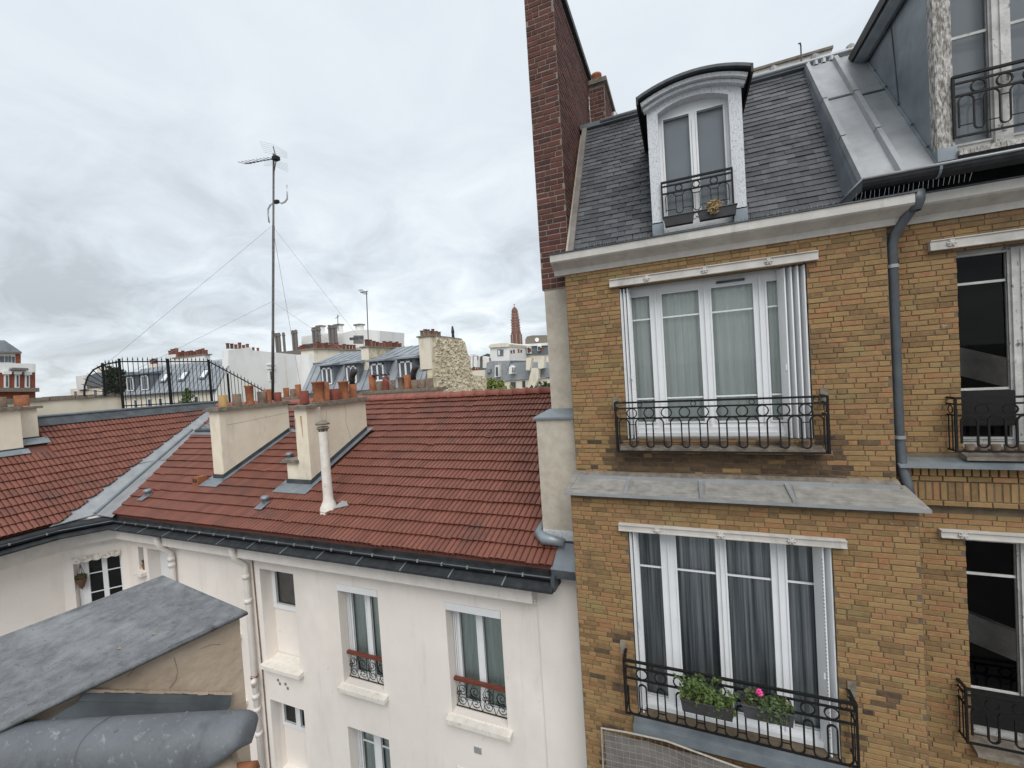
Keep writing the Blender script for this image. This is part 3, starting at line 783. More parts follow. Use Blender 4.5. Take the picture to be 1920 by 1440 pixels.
for xx in (X0, X1): MB().quad((xx, 6.30, 13.7), (xx, 8.0, 13.7), (xx, 8.0, 15.5), (xx, 6.30, 15.5)).build('dormer_cheek', 'zinc_dark', dormer)
for (ya, yb, grow, th, zoff, mt, nm) in ((6.10, 7.9, .10, .035, .10, 'zinc_dark', 'dormer_roof'), (6.17, 6.32, .055, .05, .03, 'dormer_paint', 'cornice_mould'), (6.225, 6.32, .03, .04, -.015, 'dormer_paint', 'cornice_mould')):
    lo_ = seg_arch(X0 - grow, X1 + grow, 15.47 + zoff, .145); hi_ = [(p[0] + (p[0] - xc) * .02, p[1] + th) for p in lo_]
    MB().prism(lo_ + hi_[::-1], 'y', ya, yb).build(nm, mt, dormer)
for xx in (X0 - .105, X1 + .105): MB().prism([(xx - .012, 15.50), (xx + .012, 15.50), (xx + .012, 15.60), (xx - .012, 15.60)], 'y', 6.095, 7.6).build('eave_lip', 'soot', dormer)
MB().lathe(xc, 6.6, [(.035, 15.72), (.04, 15.85), (.02, 15.88), (0, 15.88)], 8).build('roof_cap', 'zinc_old', dormer)
for xx in ((X0 - .005, OX0), (OX1, X1 + .005)):
    MB().box(xx[0], xx[1], 6.285, 6.34, 13.69, 13.93).build('jamb_shoe', 'zinc', dormer)
DW = casement(dormer, 6.44, 13.75, 15.56, OX0, OX1, [(-.105, .225), (.325, .645)], [], curtain=None, zp0=13.98, zp1=15.38, roommt='room')
for i, (a, b) in enumerate(((-.105, .225), (.325, .645))):
    MB().quad((a - .03, 6.53, 13.9), (b + .03, 6.53, 13.9), (b + .03, 6.53, 15.45), (a - .03, 6.53, 15.45)).build('roller_blind', 'blind', DW)
MB().box(.255, .295, 6.42, 6.438, 13.98, 15.3).build('meeting_strip', 'pvc', DW)
railing(dormer, -.165, .695, 6.27, 14.46, 13.985, .2, depth=0, small_rings=False, bar=.007)
# ---------------------------------------------------------------- zinc strip, gutter and the big dormer at the right
ZY0, ZZ0, ZY1, ZZ1 = 6.06, 13.89, 8.02, 16.44
zv = Vector((0, ZY1 - ZY0, ZZ1 - ZZ0)).normalized(); zn = Vector((0, -zv.z, zv.y))
def zp(x, t, h=0):
    return Vector((x, ZY0, ZZ0)) + Vector((0, ZY1 - ZY0, ZZ1 - ZZ0)) * t + zn * h
zs = thing_part = MB()
zs.plate([zp(1.97, 0, -.03), zp(2.7, 0, -.03), zp(2.7, 1, -.03), zp(1.97, 1, -.03)], zn, .03)
ZS = zs.build('zinc_slope', 'zinc_light', BB)
zc1 = MB(); zc1.add([zp(1.965, 0, .0), zp(1.965, 1, 0), Vector((1.93, 8.1, 16.40)), Vector((1.90, 6.52, 13.93)), Vector((1.93, 6.1, 13.80))], [(0, 1, 2, 3, 4)])
zc1.build('side_sheet', 'zinc', ZS)
MB().tube([zp(1.95, .22, -.05), zp(1.93, .10, -.22)], .006, 4).build('sheet_joint', 'zinc_dark', ZS)
for x in (1.985, 2.34):
    for (t0, t1) in ((.0, .30), (.305, .62), (.625, .99)):
        b = MB(); pr_ = [(-.04, 0), (-.026, .062), (.026, .062), (.04, 0)]
        b.add([zp(x + q[0], t0, q[1]) for q in pr_] + [zp(x + q[0] * .94, t1, q[1] * .94) for q in pr_],
              [(0, 1, 5, 4), (1, 2, 6, 5), (2, 3, 7, 6), (3, 2, 1, 0), (4, 5, 6, 7)])
        b.build('batten_roll', 'zinc_light', ZS)
for (a, b, t) in ((2.02, 2.31, .63), (2.375, 2.68, .60)):
    MB().plate([zp(a, t, .001), zp(b, t, .001), zp(b, t + .012, .001), zp(a, t + .012, .001)], zn, .009).build('sheet_lap', 'zinc_dark', ZS)
for k in range(4):
    MB().lathe(2.0 + k * .1, 8.02, [(.04, 16.42), (.035, 16.5), (0, 16.52)], 7).build('zinc_cap', 'zinc_light', ZS)
# long half-round gutter with brackets
def gutter_profile(cy, cz, r, n=8):
    o_ = [(cy + r * math.cos(R(180 + 180 * i / n)), cz + r * math.sin(R(180 + 180 * i / n))) for i in range(n + 1)]
    i_ = [(cy + (r - .006) * math.cos(R(360 - 180 * i / n)), cz + (r - .006) * math.sin(R(360 - 180 * i / n))) for i in range(n + 1)]
    return o_ + i_
gt = MB(); gt.prism(gutter_profile(6.06, 13.90, .10), 'x', 1.95, 5.6)
GT = gt.build('gutter', 'gutter_dark', BB)
MB().tube([(1.80, 6.30, 13.76), (1.95, 5.96, 13.91), (5.6, 5.96, 13.91)], .016, 7).build('gutter_lip', 'zinc_light', GT, smooth=True)
MB().add([(1.80, 6.3, 13.74), (1.95, 5.96, 13.9), (1.95, 6.0, 13.79), (1.85, 6.2, 13.70)], [(0, 1, 2, 3)]).build('gutter_end', 'zinc_dark', GT)
for x in (2.62, 3.38):
    b = MB(); pr_ = gutter_profile(6.06, 13.90, .106); b.prism(pr_, 'x', x - .012, x + .012); b.build('gutter_bracket', 'zinc', GT)
sp2 = MB(); rd = random.Random(8)
for k in range(24):
    x = 1.9 + k * .042; sp2.tube([(x, 6.02, 13.70), (x + rd.uniform(-.008, .008), 5.99, 13.775)], .0016, 3)
sp2.build('bird_spikes', 'alu', GT, kind='stuff')

D2 = MB(); DY = 6.14; DX = 2.665
D2.quad((DX, DY, 13.9), (DX, 8.9, 13.9), (DX, 8.9, 16.6), (DX, DY, 16.05)); D2.quad((DX, DY, 13.9), (5.6, DY, 13.9), (5.6, DY, 14.02), (DX, DY, 14.02))
big = D2.build('zinc_dormer', 'zinc', BB)
MB().tube([(DX - .004, 7.05, 16.1), (DX - .006, 6.92, 15.02)], .007, 5).build('cheek_seam', 'zinc_dark', big)
MB().tube([zp(DX - .01, .02, .01), zp(DX - .01, .9, .01)], .013, 5).build('cheek_foot', 'zinc', big)
for k in range(5): MB().lathe(DX - .012, zp(0, .12 + .16 * k).y, [(.012, zp(0, .12 + .16 * k).z + .03), (.012, zp(0, .12 + .16 * k).z + .05), (0, zp(0, .12 + .16 * k).z + .055)], 6).build('rivet', 'zinc_dark', big)
MB().box(DX - .005, DX + .14, DY - .03, DY + .09, 14.10, 16.1).build('dormer_post', 'flaked', big)
MB().box(DX - .012, DX + .15, DY - .045, DY + .09, 13.98, 14.12).build('post_shoe', 'zinc', big)
rf2 = MB(); rf2.prism([(DX - .17, 16.28), (DX - .17, 16.36), (5.7, 16.9), (5.7, 16.8), (DX - .02, 16.28)], 'y', DY - .25, 8.78); rf2.build('dormer_roof', 'zinc_dark', big)
MB().prism([(DX - .175, 16.24), (DX - .175, 16.37), (DX - .15, 16.37), (DX - .15, 16.24)], 'y', DY - .25, 8.80).build('eave_board', 'soot', big)
MB().prism([(DX - .145, 16.20), (DX - .145, 16.27), (DX - .02, 16.27), (DX - .02, 16.13), (DX - .06, 16.13)], 'y', DY - .2, 8.7).build('eave_mould', 'zinc', big)
W2 = casement(big, DY + .06, 14.04, 16.1, DX + .14, 4.3, [(DX + .16, 3.135), (3.30, 3.85)], [15.30], mt='old_paint', curtain=None, zp0=14.16, zp1=16.02, roommt='room', barw=.014)
MB().quad((DX + .1, DY + .2, 14.05), (3.9, DY + .2, 14.05), (3.9, DY + .2, 16.1), (DX + .1, DY + .2, 16.1)).build('roller_blind', 'blind', W2)
MB().box(3.15, 3.29, DY + .02, DY + .058, 14.06, 16.05).build('meeting_post', 'old_paint', W2)
MB().box(3.205, 3.235, DY + .005, DY + .02, 14.2, 16.05).build('cover_strip', 'old_paint', W2)
MB().box(DX + .15, 4.4, DY - .08, DY + .06, 14.0, 14.055).build('sill', 'flaked', W2)
railing(big, DX + .13, 4.0, DY - .05, 14.83, 14.20, .19, depth=0, small_rings=False, bar=.009)
# staples that hold the railing
# ---------------------------------------------------------------- tall chimney stack on the party wall
CH = MB(); CX0, CX1, CY0, CY1 = -2.075, -1.605, 6.62, 9.28
CH.box(CX0, CX1, CY0, CY1, 13.30, 18.16)
chim = CH.build('chimney_stack', 'pale_mortar', BB)
cp = lay(CX0 + .004, CX1 - .004, 13.31, 18.1, facing_front(CY0), seed=21, course=.0855, bh=.068)
fr = sorted([p for p in cp if in_view(p[1].translation, 0)], key=lambda p: (p[1].translation - EYE).length)[:90]
ids = {id(p) for p in fr}
rs = MB(); cm = {}
for p in cp:
    if id(p) in ids:
        if id(p[0]) not in cm: cm[id(p[0])] = p[0].mesh('brick', 'red_brick')
        inst('brick', cm[id(p[0])], p[1], chim)
    else: rs.add([p[1] @ Vector(v) for v in p[0].v], p[0].f)
for p in lay(CY0 + .004, CY1 - .004, 13.31, 18.1, facing_right(CX1), seed=22, course=.0855, bh=.068):
    rs.add([p[1] @ Vector(v) for v in p[0].v], p[0].f)
rs.build('brickwork', 'red_brick', chim, kind='stuff')
MB().box(CX0 - .07, CX1 + .07, CY0 - .07, CY1 + .08, 18.16, 18.27).build('chimney_cap', 'soot', chim)
MB().box(CX0 + .03, CX1 - .06, CY0 + .012, 6.95, 11.3, 13.30).build('upper_pier', 'grey_render', chim)
lp = MB(); lp.prism([(6.45, 9.1), (6.45, 11.24), (8.2, 11.24), (8.2, 9.1)], 'x', -2.26, -1.60); lp.build('lower_pier', 'grey_render', chim)
sc = MB(); a0, a1 = (-2.30, -1.585), (-2.09, -1.585)
sc.add([(-2.31, 6.41, 11.22), (-1.60, 6.41, 11.22), (-1.60, 6.625, 11.37), (-2.08, 6.625, 11.37), (-2.31, 8.2, 11.22), (-2.08, 8.2, 11.37), (-2.31, 6.41, 11.25), (-1.60, 6.41, 11.25)],
       [(6, 7, 2, 3), (0, 1, 7, 6), (0, 6, 3, 5, 4)])
sc.build('shoulder_zinc', 'zinc', chim)
MB().tube([(-1.66, 6.42, 11.2), (-1.62, 6.40, 11.12), (-1.60, 6.38, 11.2)], .02, 6).build('zinc_outlet', 'zinc_light', chim)
MB().box(-2.255, -1.70, 6.435, 6.455, 9.27, 9.42).build('flaking_plinth', 'dormer_paint', chim)
# short stack behind it
sk = MB(); sk.box(-1.60, -1.27, 9.3, 10.6, 16.5, 18.0)
SK = sk.build('rear_chimney', 'pale_mortar', BB)
rs = MB()
for p in lay(-1.59, -1.28, 16.9, 17.98, facing_front(9.3), seed=31, course=.0855, bh=.068) + lay(9.31, 10.59, 16.9, 17.98, facing_right(-1.27), seed=32, course=.0855, bh=.068):
    rs.add([p[1] @ Vector(v) for v in p[0].v], p[0].f)
rs.build('brickwork', 'red_brick', SK, kind='stuff')
MB().box(-1.66, -1.21, 9.24, 10.66, 18.0, 18.09).build('chimney_cap', 'cap', SK)
MB().lathe(-1.46, 9.55, [(.10, 18.09), (.095, 18.3), (.115, 18.32), (.115, 18.36), (.08, 18.36), (.08, 18.1)], 12).build('chimney_pot', 'pot_orange', SK, smooth=True)
MB().box(-1.62, -1.25, 9.25, 10.6, 16.7, 16.88).build('flashing', 'sill', SK)

# ---------------------------------------------------------------- planters, net
def leaves(mb, c, rad, n, size, rd, squash=1.0, droop=0.0):
    for _ in range(n):
        d = Vector((rd.gauss(0, 1), rd.gauss(0, 1), rd.gauss(0, 1))).normalized() * (rd.random() ** .4)
        p = Vector(c) + Vector((d.x * rad[0], d.y * rad[1], d.z * rad[2] * squash - droop * d.x * d.x))
        a = Vector((rd.gauss(0, 1), rd.gauss(0, 1), rd.gauss(0, 1))).normalized(); b = a.orthogonal().normalized()
        s = size * rd.uniform(.6, 1.3)
        mb.add([p - a * s, p + b * s * .5, p + a * s, p - b * s * .5], [(0, 1, 2, 3)])
def trough(name, x0, x1, y0, y1, z0, z1, mt, label, cat='planter'):
    t = thing(name, ((x0 + x1) / 2, (y0 + y1) / 2, z0), label, cat, 'window boxes')
    b = MB(); i = .018
    lo_ = [(x0 + i, y0 + i), (x1 - i, y0 + i), (x1 - i, y1 - i), (x0 + i, y1 - i)]; hi_ = [(x0, y0), (x1, y0), (x1, y1), (x0, y1)]
    b.add([(p[0], p[1], z0) for p in lo_] + [(p[0], p[1], z1) for p in hi_] + [(p[0] * .985 + (x0 + x1) / 2 * .015, p[1] * .93 + (y0 + y1) / 2 * .07, z1) for p in hi_],
          [(3, 2, 1, 0)] + [(i, (i + 1) % 4, 4 + (i + 1) % 4, 4 + i) for i in range(4)] + [(4 + i, 4 + (i + 1) % 4, 8 + (i + 1) % 4, 8 + i) for i in range(4)])
    b.build('trough', mt, t)
    r_ = MB(); r_.tube([(x0 - .004, y0 - .004, z1), (x1 + .004, y0 - .004, z1), (x1 + .004, y1, z1), (x0 - .004, y1, z1)], .008, 5, closed=True); r_.build('rim', mt, t)
    MB().box(x0 + .01, x1 - .01, y0 + .01, y1 - .01, z1 - .04, z1 - .025).build('soil', 'bark', t)
    return t
t = trough('window_box', -.24, .33, 5.27, 5.46, 7.80, 7.96, 'plastic', 'dark window box with a bushy trailing green plant on the lower balcony')
rd = random.Random(4); lf = MB(); 
for (bx, bz, br, bn) in ((-.16, 8.02, .09, 200), (-.02, 8.08, .11, 260), (.1, 8.02, .10, 240), (.22, 7.98, .09, 200), (.28, 7.88, .07, 130), (.08, 7.9, .09, 150), (-.08, 8.14, .06, 90), (.18, 7.84, .06, 90)):
    leaves(lf, (bx, 5.35 - .03 * rd.random(), bz), (br * 1.2, br * .9, br), bn, .021, rd)
for _ in range(26):
    x0 = rd.uniform(-.2, .28); p0 = Vector((x0, 5.36, 7.98)); p1 = p0 + Vector((rd.uniform(-.2, .2), rd.uniform(-.16, .06), rd.uniform(.1, .3))); p2 = p1 + Vector((rd.uniform(-.1, .1), rd.uniform(-.1, .02), rd.uniform(-.16, .06)))
    MB().tube([p0, p1, p2], .0025, 3).build('stem', 'leaf', t)
    for q in range(9): leaves(lf, p1.lerp(p2, q / 8), (.018, .018, .014), 3, .017, rd)
lf.build('foliage', 'leaf', t)
t = trough('window_box', .42, .93, 5.27, 5.46, 7.89, 8.05, 'plastic_grey', 'grey window box with sparse geranium and one pink flower on the lower balcony')
rd = random.Random(6); lf = MB()
leaves(lf, (.56, 5.36, 8.10), (.12, .1, .09), 240, .024, rd); leaves(lf, (.78, 5.34, 8.07), (.15, .1, .11), 420, .026, rd); leaves(lf, (.7, 5.28, 8.0), (.2, .05, .1), 160, .024, rd)
lf.build('foliage', 'leaf_dark', t)
fl = MB(); leaves(fl, (.60, 5.29, 8.22), (.035, .035, .03), 130, .016, rd); fl.build('blossom', 'pink', t)
MB().tube([(.58, 5.33, 8.08), (.60, 5.29, 8.2)], .004, 4).build('stem', 'leaf', t)
t = trough('window_box', -.16, .22, 6.12, 6.24, 13.83, 13.95, 'plastic', 'empty dark window box under the left half of the arched dormer window')
t = trough('window_box', .27, .72, 6.12, 6.24, 13.83, 13.95, 'plastic', 'dark window box with dried straw plant under the arched dormer window')
rd = random.Random(9); st_ = MB(); leaves(st_, (.46, 6.16, 14.0), (.09, .06, .06), 240, .035, rd); leaves(st_, (.45, 6.10, 13.93), (.06, .03, .06), 80, .03, rd); st_.build('dried_plant', 'straw', t)
nt_ = thing('safety_net', (-.2, 5.6, 5.8), 'pale cord netting stretched below the lower balcony', 'net')
bd = MB(); top = [(-1.28, 7.12), (-.95, 7.15), (-.45, 7.17), (.1, 7.10), (.6, 7.04), (1.1, 7.0), (1.6, 6.98)]
bd.tube([(-1.33, 5.60, 5.6), (-1.30, 5.58, 6.6)] + [(p[0], 5.52, p[1]) for p in top], .011, 6); bd.build('border_rope', 'net', nt_)
gr = MB()
def ztop(x):
    for (a, b) in zip(top, top[1:]):
        if a[0] <= x <= b[0]: return a[1] + (b[1] - a[1]) * (x - a[0]) / (b[0] - a[0])
    return top[-1][1]
for k in range(34):
    x = -1.27 + k * .085; gr.tube([(x, 5.52, ztop(x)), (x + .01, 5.53 + .02 * math.sin(k), 6.6), (x, 5.55, 5.9)], .002, 3)
for k in range(14):
    gr.tube([(-1.30 + i * .29, 5.52 + .01 * math.sin(i + k), ztop(-1.28 + i * .29) - .085 * (k + 1) - .012 * math.sin(i * 2.1)) for i in range(11)], .002, 3)
gr.build('mesh_cords', 'net', nt_, kind='stuff')
MB().box(-1.26, 1.6, 5.60, 5.62, 5.8, 7.0).build('backing_board', 'lead', nt_)
# ================================================================ white rendered building with clay tile roofs
WB = thing('white_building', (-8, 8, 0), 'white rendered L-shaped building with red clay tile roof and cream chimneys', 'building')
YW = 6.30
YE, ZE, T1 = 6.0, 9.04, math.tan(R(24)); YRG = 11.22; ZR = ZE + (YRG - YE) * T1
XE, XR = -14.4, -17.5; T2 = (11.5 - ZE) / (XE - XR)
H1, H2 = (-6.64, -5.64, 6.0, 8.02), (-4.14, -3.06, 6.0, 8.02)
HC, HD_, HE, HF = (-8.86, -7.84, 5.99, 8.06), (-8.86, -7.84, 3.4, 5.12), (-6.64, -5.62, 3.0, 5.09), (-4.14, -3.06, 3.0, 5.03)
HG, HH, HI = (-13.40, -13.17, 7.50, 8.10), (-13.0, -11.95, 6.2, 8.10), (-10.2, -9.65, 6.45, 6.98)
HJ = (-10.5, -9.75, 3.9, 4.2)
ww = MB(); wall_with_holes(ww, -13.9, -1.55, 0, 9.0, YW, [H1, H2, HC, HD_, HE, HF, HG, HH, HI], .30)
wall_ = ww.build('front_wall', 'render', WB)
MB().box(-2.36, -1.58, YW - .05, YW + .02, 0, 8.92).build('pilaster', 'render', WB)
def niche(h, y, name='niche_wall'):
    MB().quad((h[0], y, h[2]), (h[1], y, h[2]), (h[1], y, h[3]), (h[0], y, h[3])).build(name, 'render', wall_)
# left wing wall (faces right) and the splayed corner with its window
lw = MB(); lw.quad((-14.7, -6, 0), (-14.7, 5.33, 0), (-14.7, 5.33, 9.0), (-14.7, -6, 9.0)); lw.build('side_wall', 'render', WB)
A, B_ = Vector((-14.7, 5.33, 0)), Vector((-13.9, 6.3, 0)); dd = (B_ - A); L_ = dd.length; dd.normalize(); dn = Vector((dd.y, -dd.x, 0))
CM = frame((A.x, A.y, 0), dd, -dn, (0, 0, 1))      # local x along the splay, local y inwards
def tr(mb): mb.v = [tuple(CM @ Vector(v)) for v in mb.v]; return mb
c0 = MB(); HW = (.20, 1.12, 6.3, 8.02)
tr(wall_with_holes(c0, 0, L_, 0, 9.0, 0, [HW], .22)).build('splay_wall', 'render', WB)
def soffit(zb, zt, out, nm, mt='trim'):
    c = MB(); o = out
    P = [(-14.7 + o, -6), (-14.7 + o, 5.33 - o * .4), (-13.9 + o * .5, 6.3 - o), (-2.36, 6.3 - o)]
    Q = [(-14.7 - .02, -6), (-14.7 - .02, 5.35), (-13.9, 6.32), (-2.36, 6.32)]
    vs = [(p[0], p[1], zb) for p in P] + [(p[0], p[1], zt) for p in P] + [(q[0], q[1], zb) for q in Q] + [(q[0], q[1], zt) for q in Q]
    fs = []
    for i in range(3): fs += [(i, i + 1, 5 + i, 4 + i), (4 + i, 5 + i, 13 + i, 12 + i), (i + 1, i, 8 + i, 9 + i)]
    fs.append((3, 11, 15, 7))
    return c.add(vs, fs).build(nm, mt, WB)
soffit(8.25, 8.32, .05, 'cornice'); soffit(8.32, 8.40, .15, 'cornice_mould'); soffit(8.40, 8.66, .29, 'cornice_mould')
# zinc-covered ledge with seams and the gutter over it
EP = [(XE + .25, -6.0), (XE + .25, 5.12), (-13.60, 5.97), (-1.95, 5.97)]     # gutter centre line in plan
def sweep(path, prof, nm, mt, parent, smooth=False):
    """prof in (out, z); path in plan, outside to the right-hand side"""
    mb = MB(); k = len(prof); P = [Vector((p[0], p[1], 0)) for p in path]
    for i, p in enumerate(P):
        d0 = (P[i] - P[i - 1]).normalized() if i else (P[1] - P[0]).normalized(); d1 = (P[i + 1] - P[i]).normalized() if i < len(P) - 1 else d0
        n0, n1 = Vector((d0.y, -d0.x, 0)), Vector((d1.y, -d1.x, 0)); n = (n0 + n1).normalized(); n = n / max(.3, n.dot(n0))
        for (o, z) in prof: mb.v.append((p.x + n.x * o, p.y + n.y * o, z))
    for i in range(len(P) - 1):
        for j in range(k - 1): mb.f.append((i * k + j, i * k + j + 1, (i + 1) * k + j + 1, (i + 1) * k + j))
    mb.f.append(tuple(range((len(P) - 1) * k, len(P) * k))) if k > 2 else None
    return mb.build(nm, mt, parent, smooth)
led2 = sweep(EP, [(.19, 8.765), (.19, 8.725), (-.35, 8.66), (-.35, 8.90), (.19, 8.765)], 'eave_ledge', 'gutter_dark', WB)
GU = sweep(EP, [(.075 * math.cos(R(a)), 8.91 + .075 * math.sin(R(a))) for a in range(0, -190, -20)] + [(-.075, 8.96), (-.3, 8.99), (-.3, 8.93)], 'gutter', 'gutter_dark', WB, True)
sweep(EP, [(.075 + .013 * math.cos(R(a)), 8.912 + .013 * math.sin(R(a))) for a in range(0, 361, 60)], 'gutter_lip', 'cyl_dark', GU)
x = -13.2
while x < -2:
    b = MB(); b.tube([(x, 5.775, 8.76), (x, 5.98, 8.825)], .013, 4); b.build('ledge_seam', 'zinc', led2); x += .95
x = -13.0
while x < -2:
    MB().box(x - .012, x + .012, 5.88, 5.91, 8.885, 8.932).build('gutter_clip', 'zinc_light', GU); x += .48
for yy in (4.9, 4.3): MB().box(XE + .31, XE + .34, yy - .015, yy + .015, 8.885, 8.932).build('gutter_clip', 'zinc_light', GU)
MB().box(-1.99, -1.93, 5.86, 6.06, 8.72, 8.945).build('gutter_stop', 'zinc_dark', GU)
# pilaster head
# downpipes
def pipe(xx, z0, z1, nm='downpipe'):
    p = MB(); p.tube([(xx, 5.93, 8.75), (xx, 5.95, 8.5), (xx, 6.0, 8.36), (xx, 6.18, 8.18), (xx, 6.2, 8.1), (xx, 6.2, z0)], .062, 12)
    o = p.build(nm, 'trim', WB, smooth=True)
    for z in z1: MB().lathe(xx, 6.2, [(.062, z - .05), (.075, z - .05), (.075, z + .05), (.062, z + .05)], 12).build('pipe_collar', 'trim', o, smooth=True)
    return o
p_ = pipe(-9.16, 0, (7.9, 7.35, 5.62, 5.2, 4.9, 4.35))
MB().tube([(-9.16, 6.18, 5.45), (-9.02, 6.08, 5.63), (-8.98, 6.06, 5.68)], .055, 10).build('branch_pipe', 'trim', p_, smooth=True)
MB().lathe(-9.16, 6.2, [(.064, 5.60), (.078, 5.62), (.078, 5.66), (.064, 5.68)], 12).build('rusty_joint', 'pot_red', p_)
pipe(-11.82, 0, (8.35, 8.0, 7.85))
pb = MB(); pb.tube([(-9.04, 6.28, 8.45), (-9.0, 6.28, 5.7), (-9.0, 6.28, 3)], .014, 6); pb.build('cable', 'pot_grey', WB)

# windows
def win(h, cols, bars, curtain, box=True, zb=None, seed=0, y=YW + .25, rail=True):
    z0 = zb or h[2]; w = casement(WB, y, z0, h[3], h[0], h[1], cols, bars, curtain=curtain, zp0=z0 + .09, zp1=h[3] - (.22 if box else .08), seed=seed, cgap=.09)
    if box:
        MB().box(h[0] + .01, h[1] - .005, YW - .012, YW + .12, h[3] - .135, h[3] - .005).build('shutter_box', 'pvc', w)
    for xx in (h[0] + .03, h[0] + .065): MB().box(xx - .008, xx + .008, y - .05, y - .002, z0, h[3] - .1).build('shutter_guide', 'pvc', w)
    return w
def sill(h, zt, nm='sill'):
    s = MB(); s.prism([(YW - .13, zt - .095), (YW - .13, zt - .015), (YW + .28, zt + .03), (YW + .28, zt - .095)], 'x', h[0] - .07, h[1] + .09)
    s.build(nm, 'sill', wall_)
def scroll_railing(h, y, z0, z1, seed):
    o = MB().box(h[0] + .005, h[1] - .005, y - .03, y + .03, z1 - .04, z1 + .01).build('window_railing', 'handrail', WB)
    f = MB()
    for z in (z0, z1 - .055): f.box(h[0] + .01, h[1] - .01, y - .007, y + .007, z - .007, z + .007)
    f.build('frame_bar', 'iron', o)
    w = h[1] - h[0]; hh = z1 - z0 - .06; rd = random.Random(seed)
    n = 4
    for i in range(n):
        x0 = h[0] + .02 + i * (w - .04) / n; ww_ = (w - .04) / n; sgn = 1 if i % 2 == 0 else -1
        c = MB()
        for (cx_, cz_, r0, st0, turns) in ((x0 + ww_ * .5, z0 + hh * .27, ww_ * .42, 90, 1.6), (x0 + ww_ * .5, z0 + hh * .70, ww_ * .40, 270, 1.5), (x0 + ww_ * .2, z0 + hh * .5, ww_ * .2, 0, 1.2)):
            pts = []
            for k in range(20):
                t = k / 19; a = R(st0) + sgn * t * turns * 6.283; r_ = r0 * (1 - .8 * t)
                pts.append((cx_ + r_ * math.cos(a), y, cz_ + r_ * math.sin(a)))
            c.tube(pts, .007, 4)
        c.tube([(x0, y, z0), (x0 + ww_ * .3, y, z0 + hh * .35), (x0 + ww_ * .1, y, z0 + hh * .7), (x0 + ww_ * .4, y, z0 + hh)], .0065, 4)
        c.tube([(x0 + ww_, y, z0), (x0 + ww_ * .8, y, z0 + hh * .4), (x0 + ww_ * .95, y, z0 + hh)], .0065, 4)
        c.build('scroll_panel', 'iron', o)
win(H1, [(-6.53, -6.18), (-6.05, -5.70)], [], 'curtain_green', seed=41); win(H2, [(-4.01, -3.67), (-3.54, -3.14)], [], 'curtain_green', seed=45)
for h, s in ((H1, 1), (H2, 2)): sill(h, 5.98); scroll_railing(h, YW + .14, 6.04, 6.56, s)
win(HE, [(-6.53, -6.22), (-6.04, -5.70)], [4.62], 'curtain_green', box=False, seed=50)
win(HF, [(-3.88, -3.62), (-3.48, -3.14)], [], 'curtain_green', seed=55)
niche((HC[0], HC[1], HC[2], 7.06), YW + .295); casement(WB, YW + .27, 7.04, 8.06, HC[0], HC[1], [(-8.74, -8.0)], [], curtain=None, zp0=7.16, zp1=7.98, gl='glass'); sill(HC, 5.98)
MB().quad((-8.8, YW + .37, 7.1), (-7.9, YW + .37, 7.1), (-7.9, YW + .37, 8.0), (-8.8, YW + .37, 8.0)).build('frosted_screen', 'lead', WB)
niche((HD_[0], HD_[1], HD_[2], 4.34), YW + .295); casement(WB, YW + .27, 4.32, 5.12, HD_[0], HD_[1], [(-8.79, -8.43), (-8.29, -7.93)], [4.98], curtain=None, zp0=4.42, zp1=5.06)
casement(WB, YW + .2, HG[2], HG[3], HG[0], HG[1], [(-13.34, -13.2)], [], curtain=None, zp0=7.56, zp1=8.06, roommt='black_room'); sill((HG[0] + .02, HG[1] - .02), 7.48)
casement(WB, YW + .27, HH[2], HH[3], HH[0], HH[1], [(-12.5, -12.05)], [7.55], curtain=None, zp0=6.3, zp1=8.0)
casement(WB, YW + .1, HI[2], HI[3], HI[0], HI[1], [(-9.93, -9.72)], [], curtain=None, zp0=6.55, zp1=6.93, roommt='black_room'); sill((HI[0], HI[1] - .05), 6.46)
sill((-10.4, -9.68), 4.93)
MB().box(-3.74, -3.60, YW - .012, YW + .01, 5.39, 5.50).build('vent_grille', 'zinc_light', WB)
for (x, z) in ((-8.55, 5.62), (-8.50, 5.55), (-8.33, 5.58), (-8.27, 5.50)):
    MB().box(x - .03, x + .03, YW - .004, YW + .01, z - .03, z + .03).build('plaster_patch', 'cap', wall_)
# splay window
def cw(fn, nm, mt, parent, smooth=False): return tr(fn).build(nm, mt, parent, smooth)
f = MB(); pan = [(.42, .68), (.78, 1.04)]
wall_with_holes(f, .22, 1.12, 6.3, 8.02, .20, [(a, b, 6.4, 7.95) for a, b in pan], .05)
sw = cw(f, 'window', 'pvc', WB)
for a, b in pan:
    cw(MB().quad((a, .23, 6.4), (b, .23, 6.4), (b, .23, 7.95), (a, .23, 7.95)), 'pane', 'glass', sw)
    for z in (7.48, 6.98, 6.5): cw(MB().box(a, b, .205, .225, z - .012, z + .012), 'glazing_bar', 'pvc', sw)
rm = MB(); rm.box(.22, 1.12, .27, 1.3, 6.3, 8.02); cw(rm, 'room_interior', 'black_room', sw)
vl = MB(); vs = []
for i in range(41):
    x = .19 + i * .0235; vs += [(x, -.03, 8.03), (x, -.035, 7.90 - .035 * abs(math.sin(i * .39)))]
vl.add(vs, [(2 * i, 2 * i + 1, 2 * i + 3, 2 * i + 2) for i in range(40)])
vo = tr(vl).build('window_valance', 'valance', None, label='scalloped lace-like valance over the corner window of the white building', cat='valance')
hb = thing('hanging_basket', tuple(CM @ Vector((.31, .06, 7.2))), 'brown wicker hanging basket in the corner window of the white building', 'basket')
b = MB(); b.lathe(.31, .06, [(.0, 7.16), (.05, 7.24), (.11, 7.42), (.115, 7.45), (.09, 7.45), (.0, 7.40)], 10); cw(b, 'bowl', 'basket', hb)
b = MB()
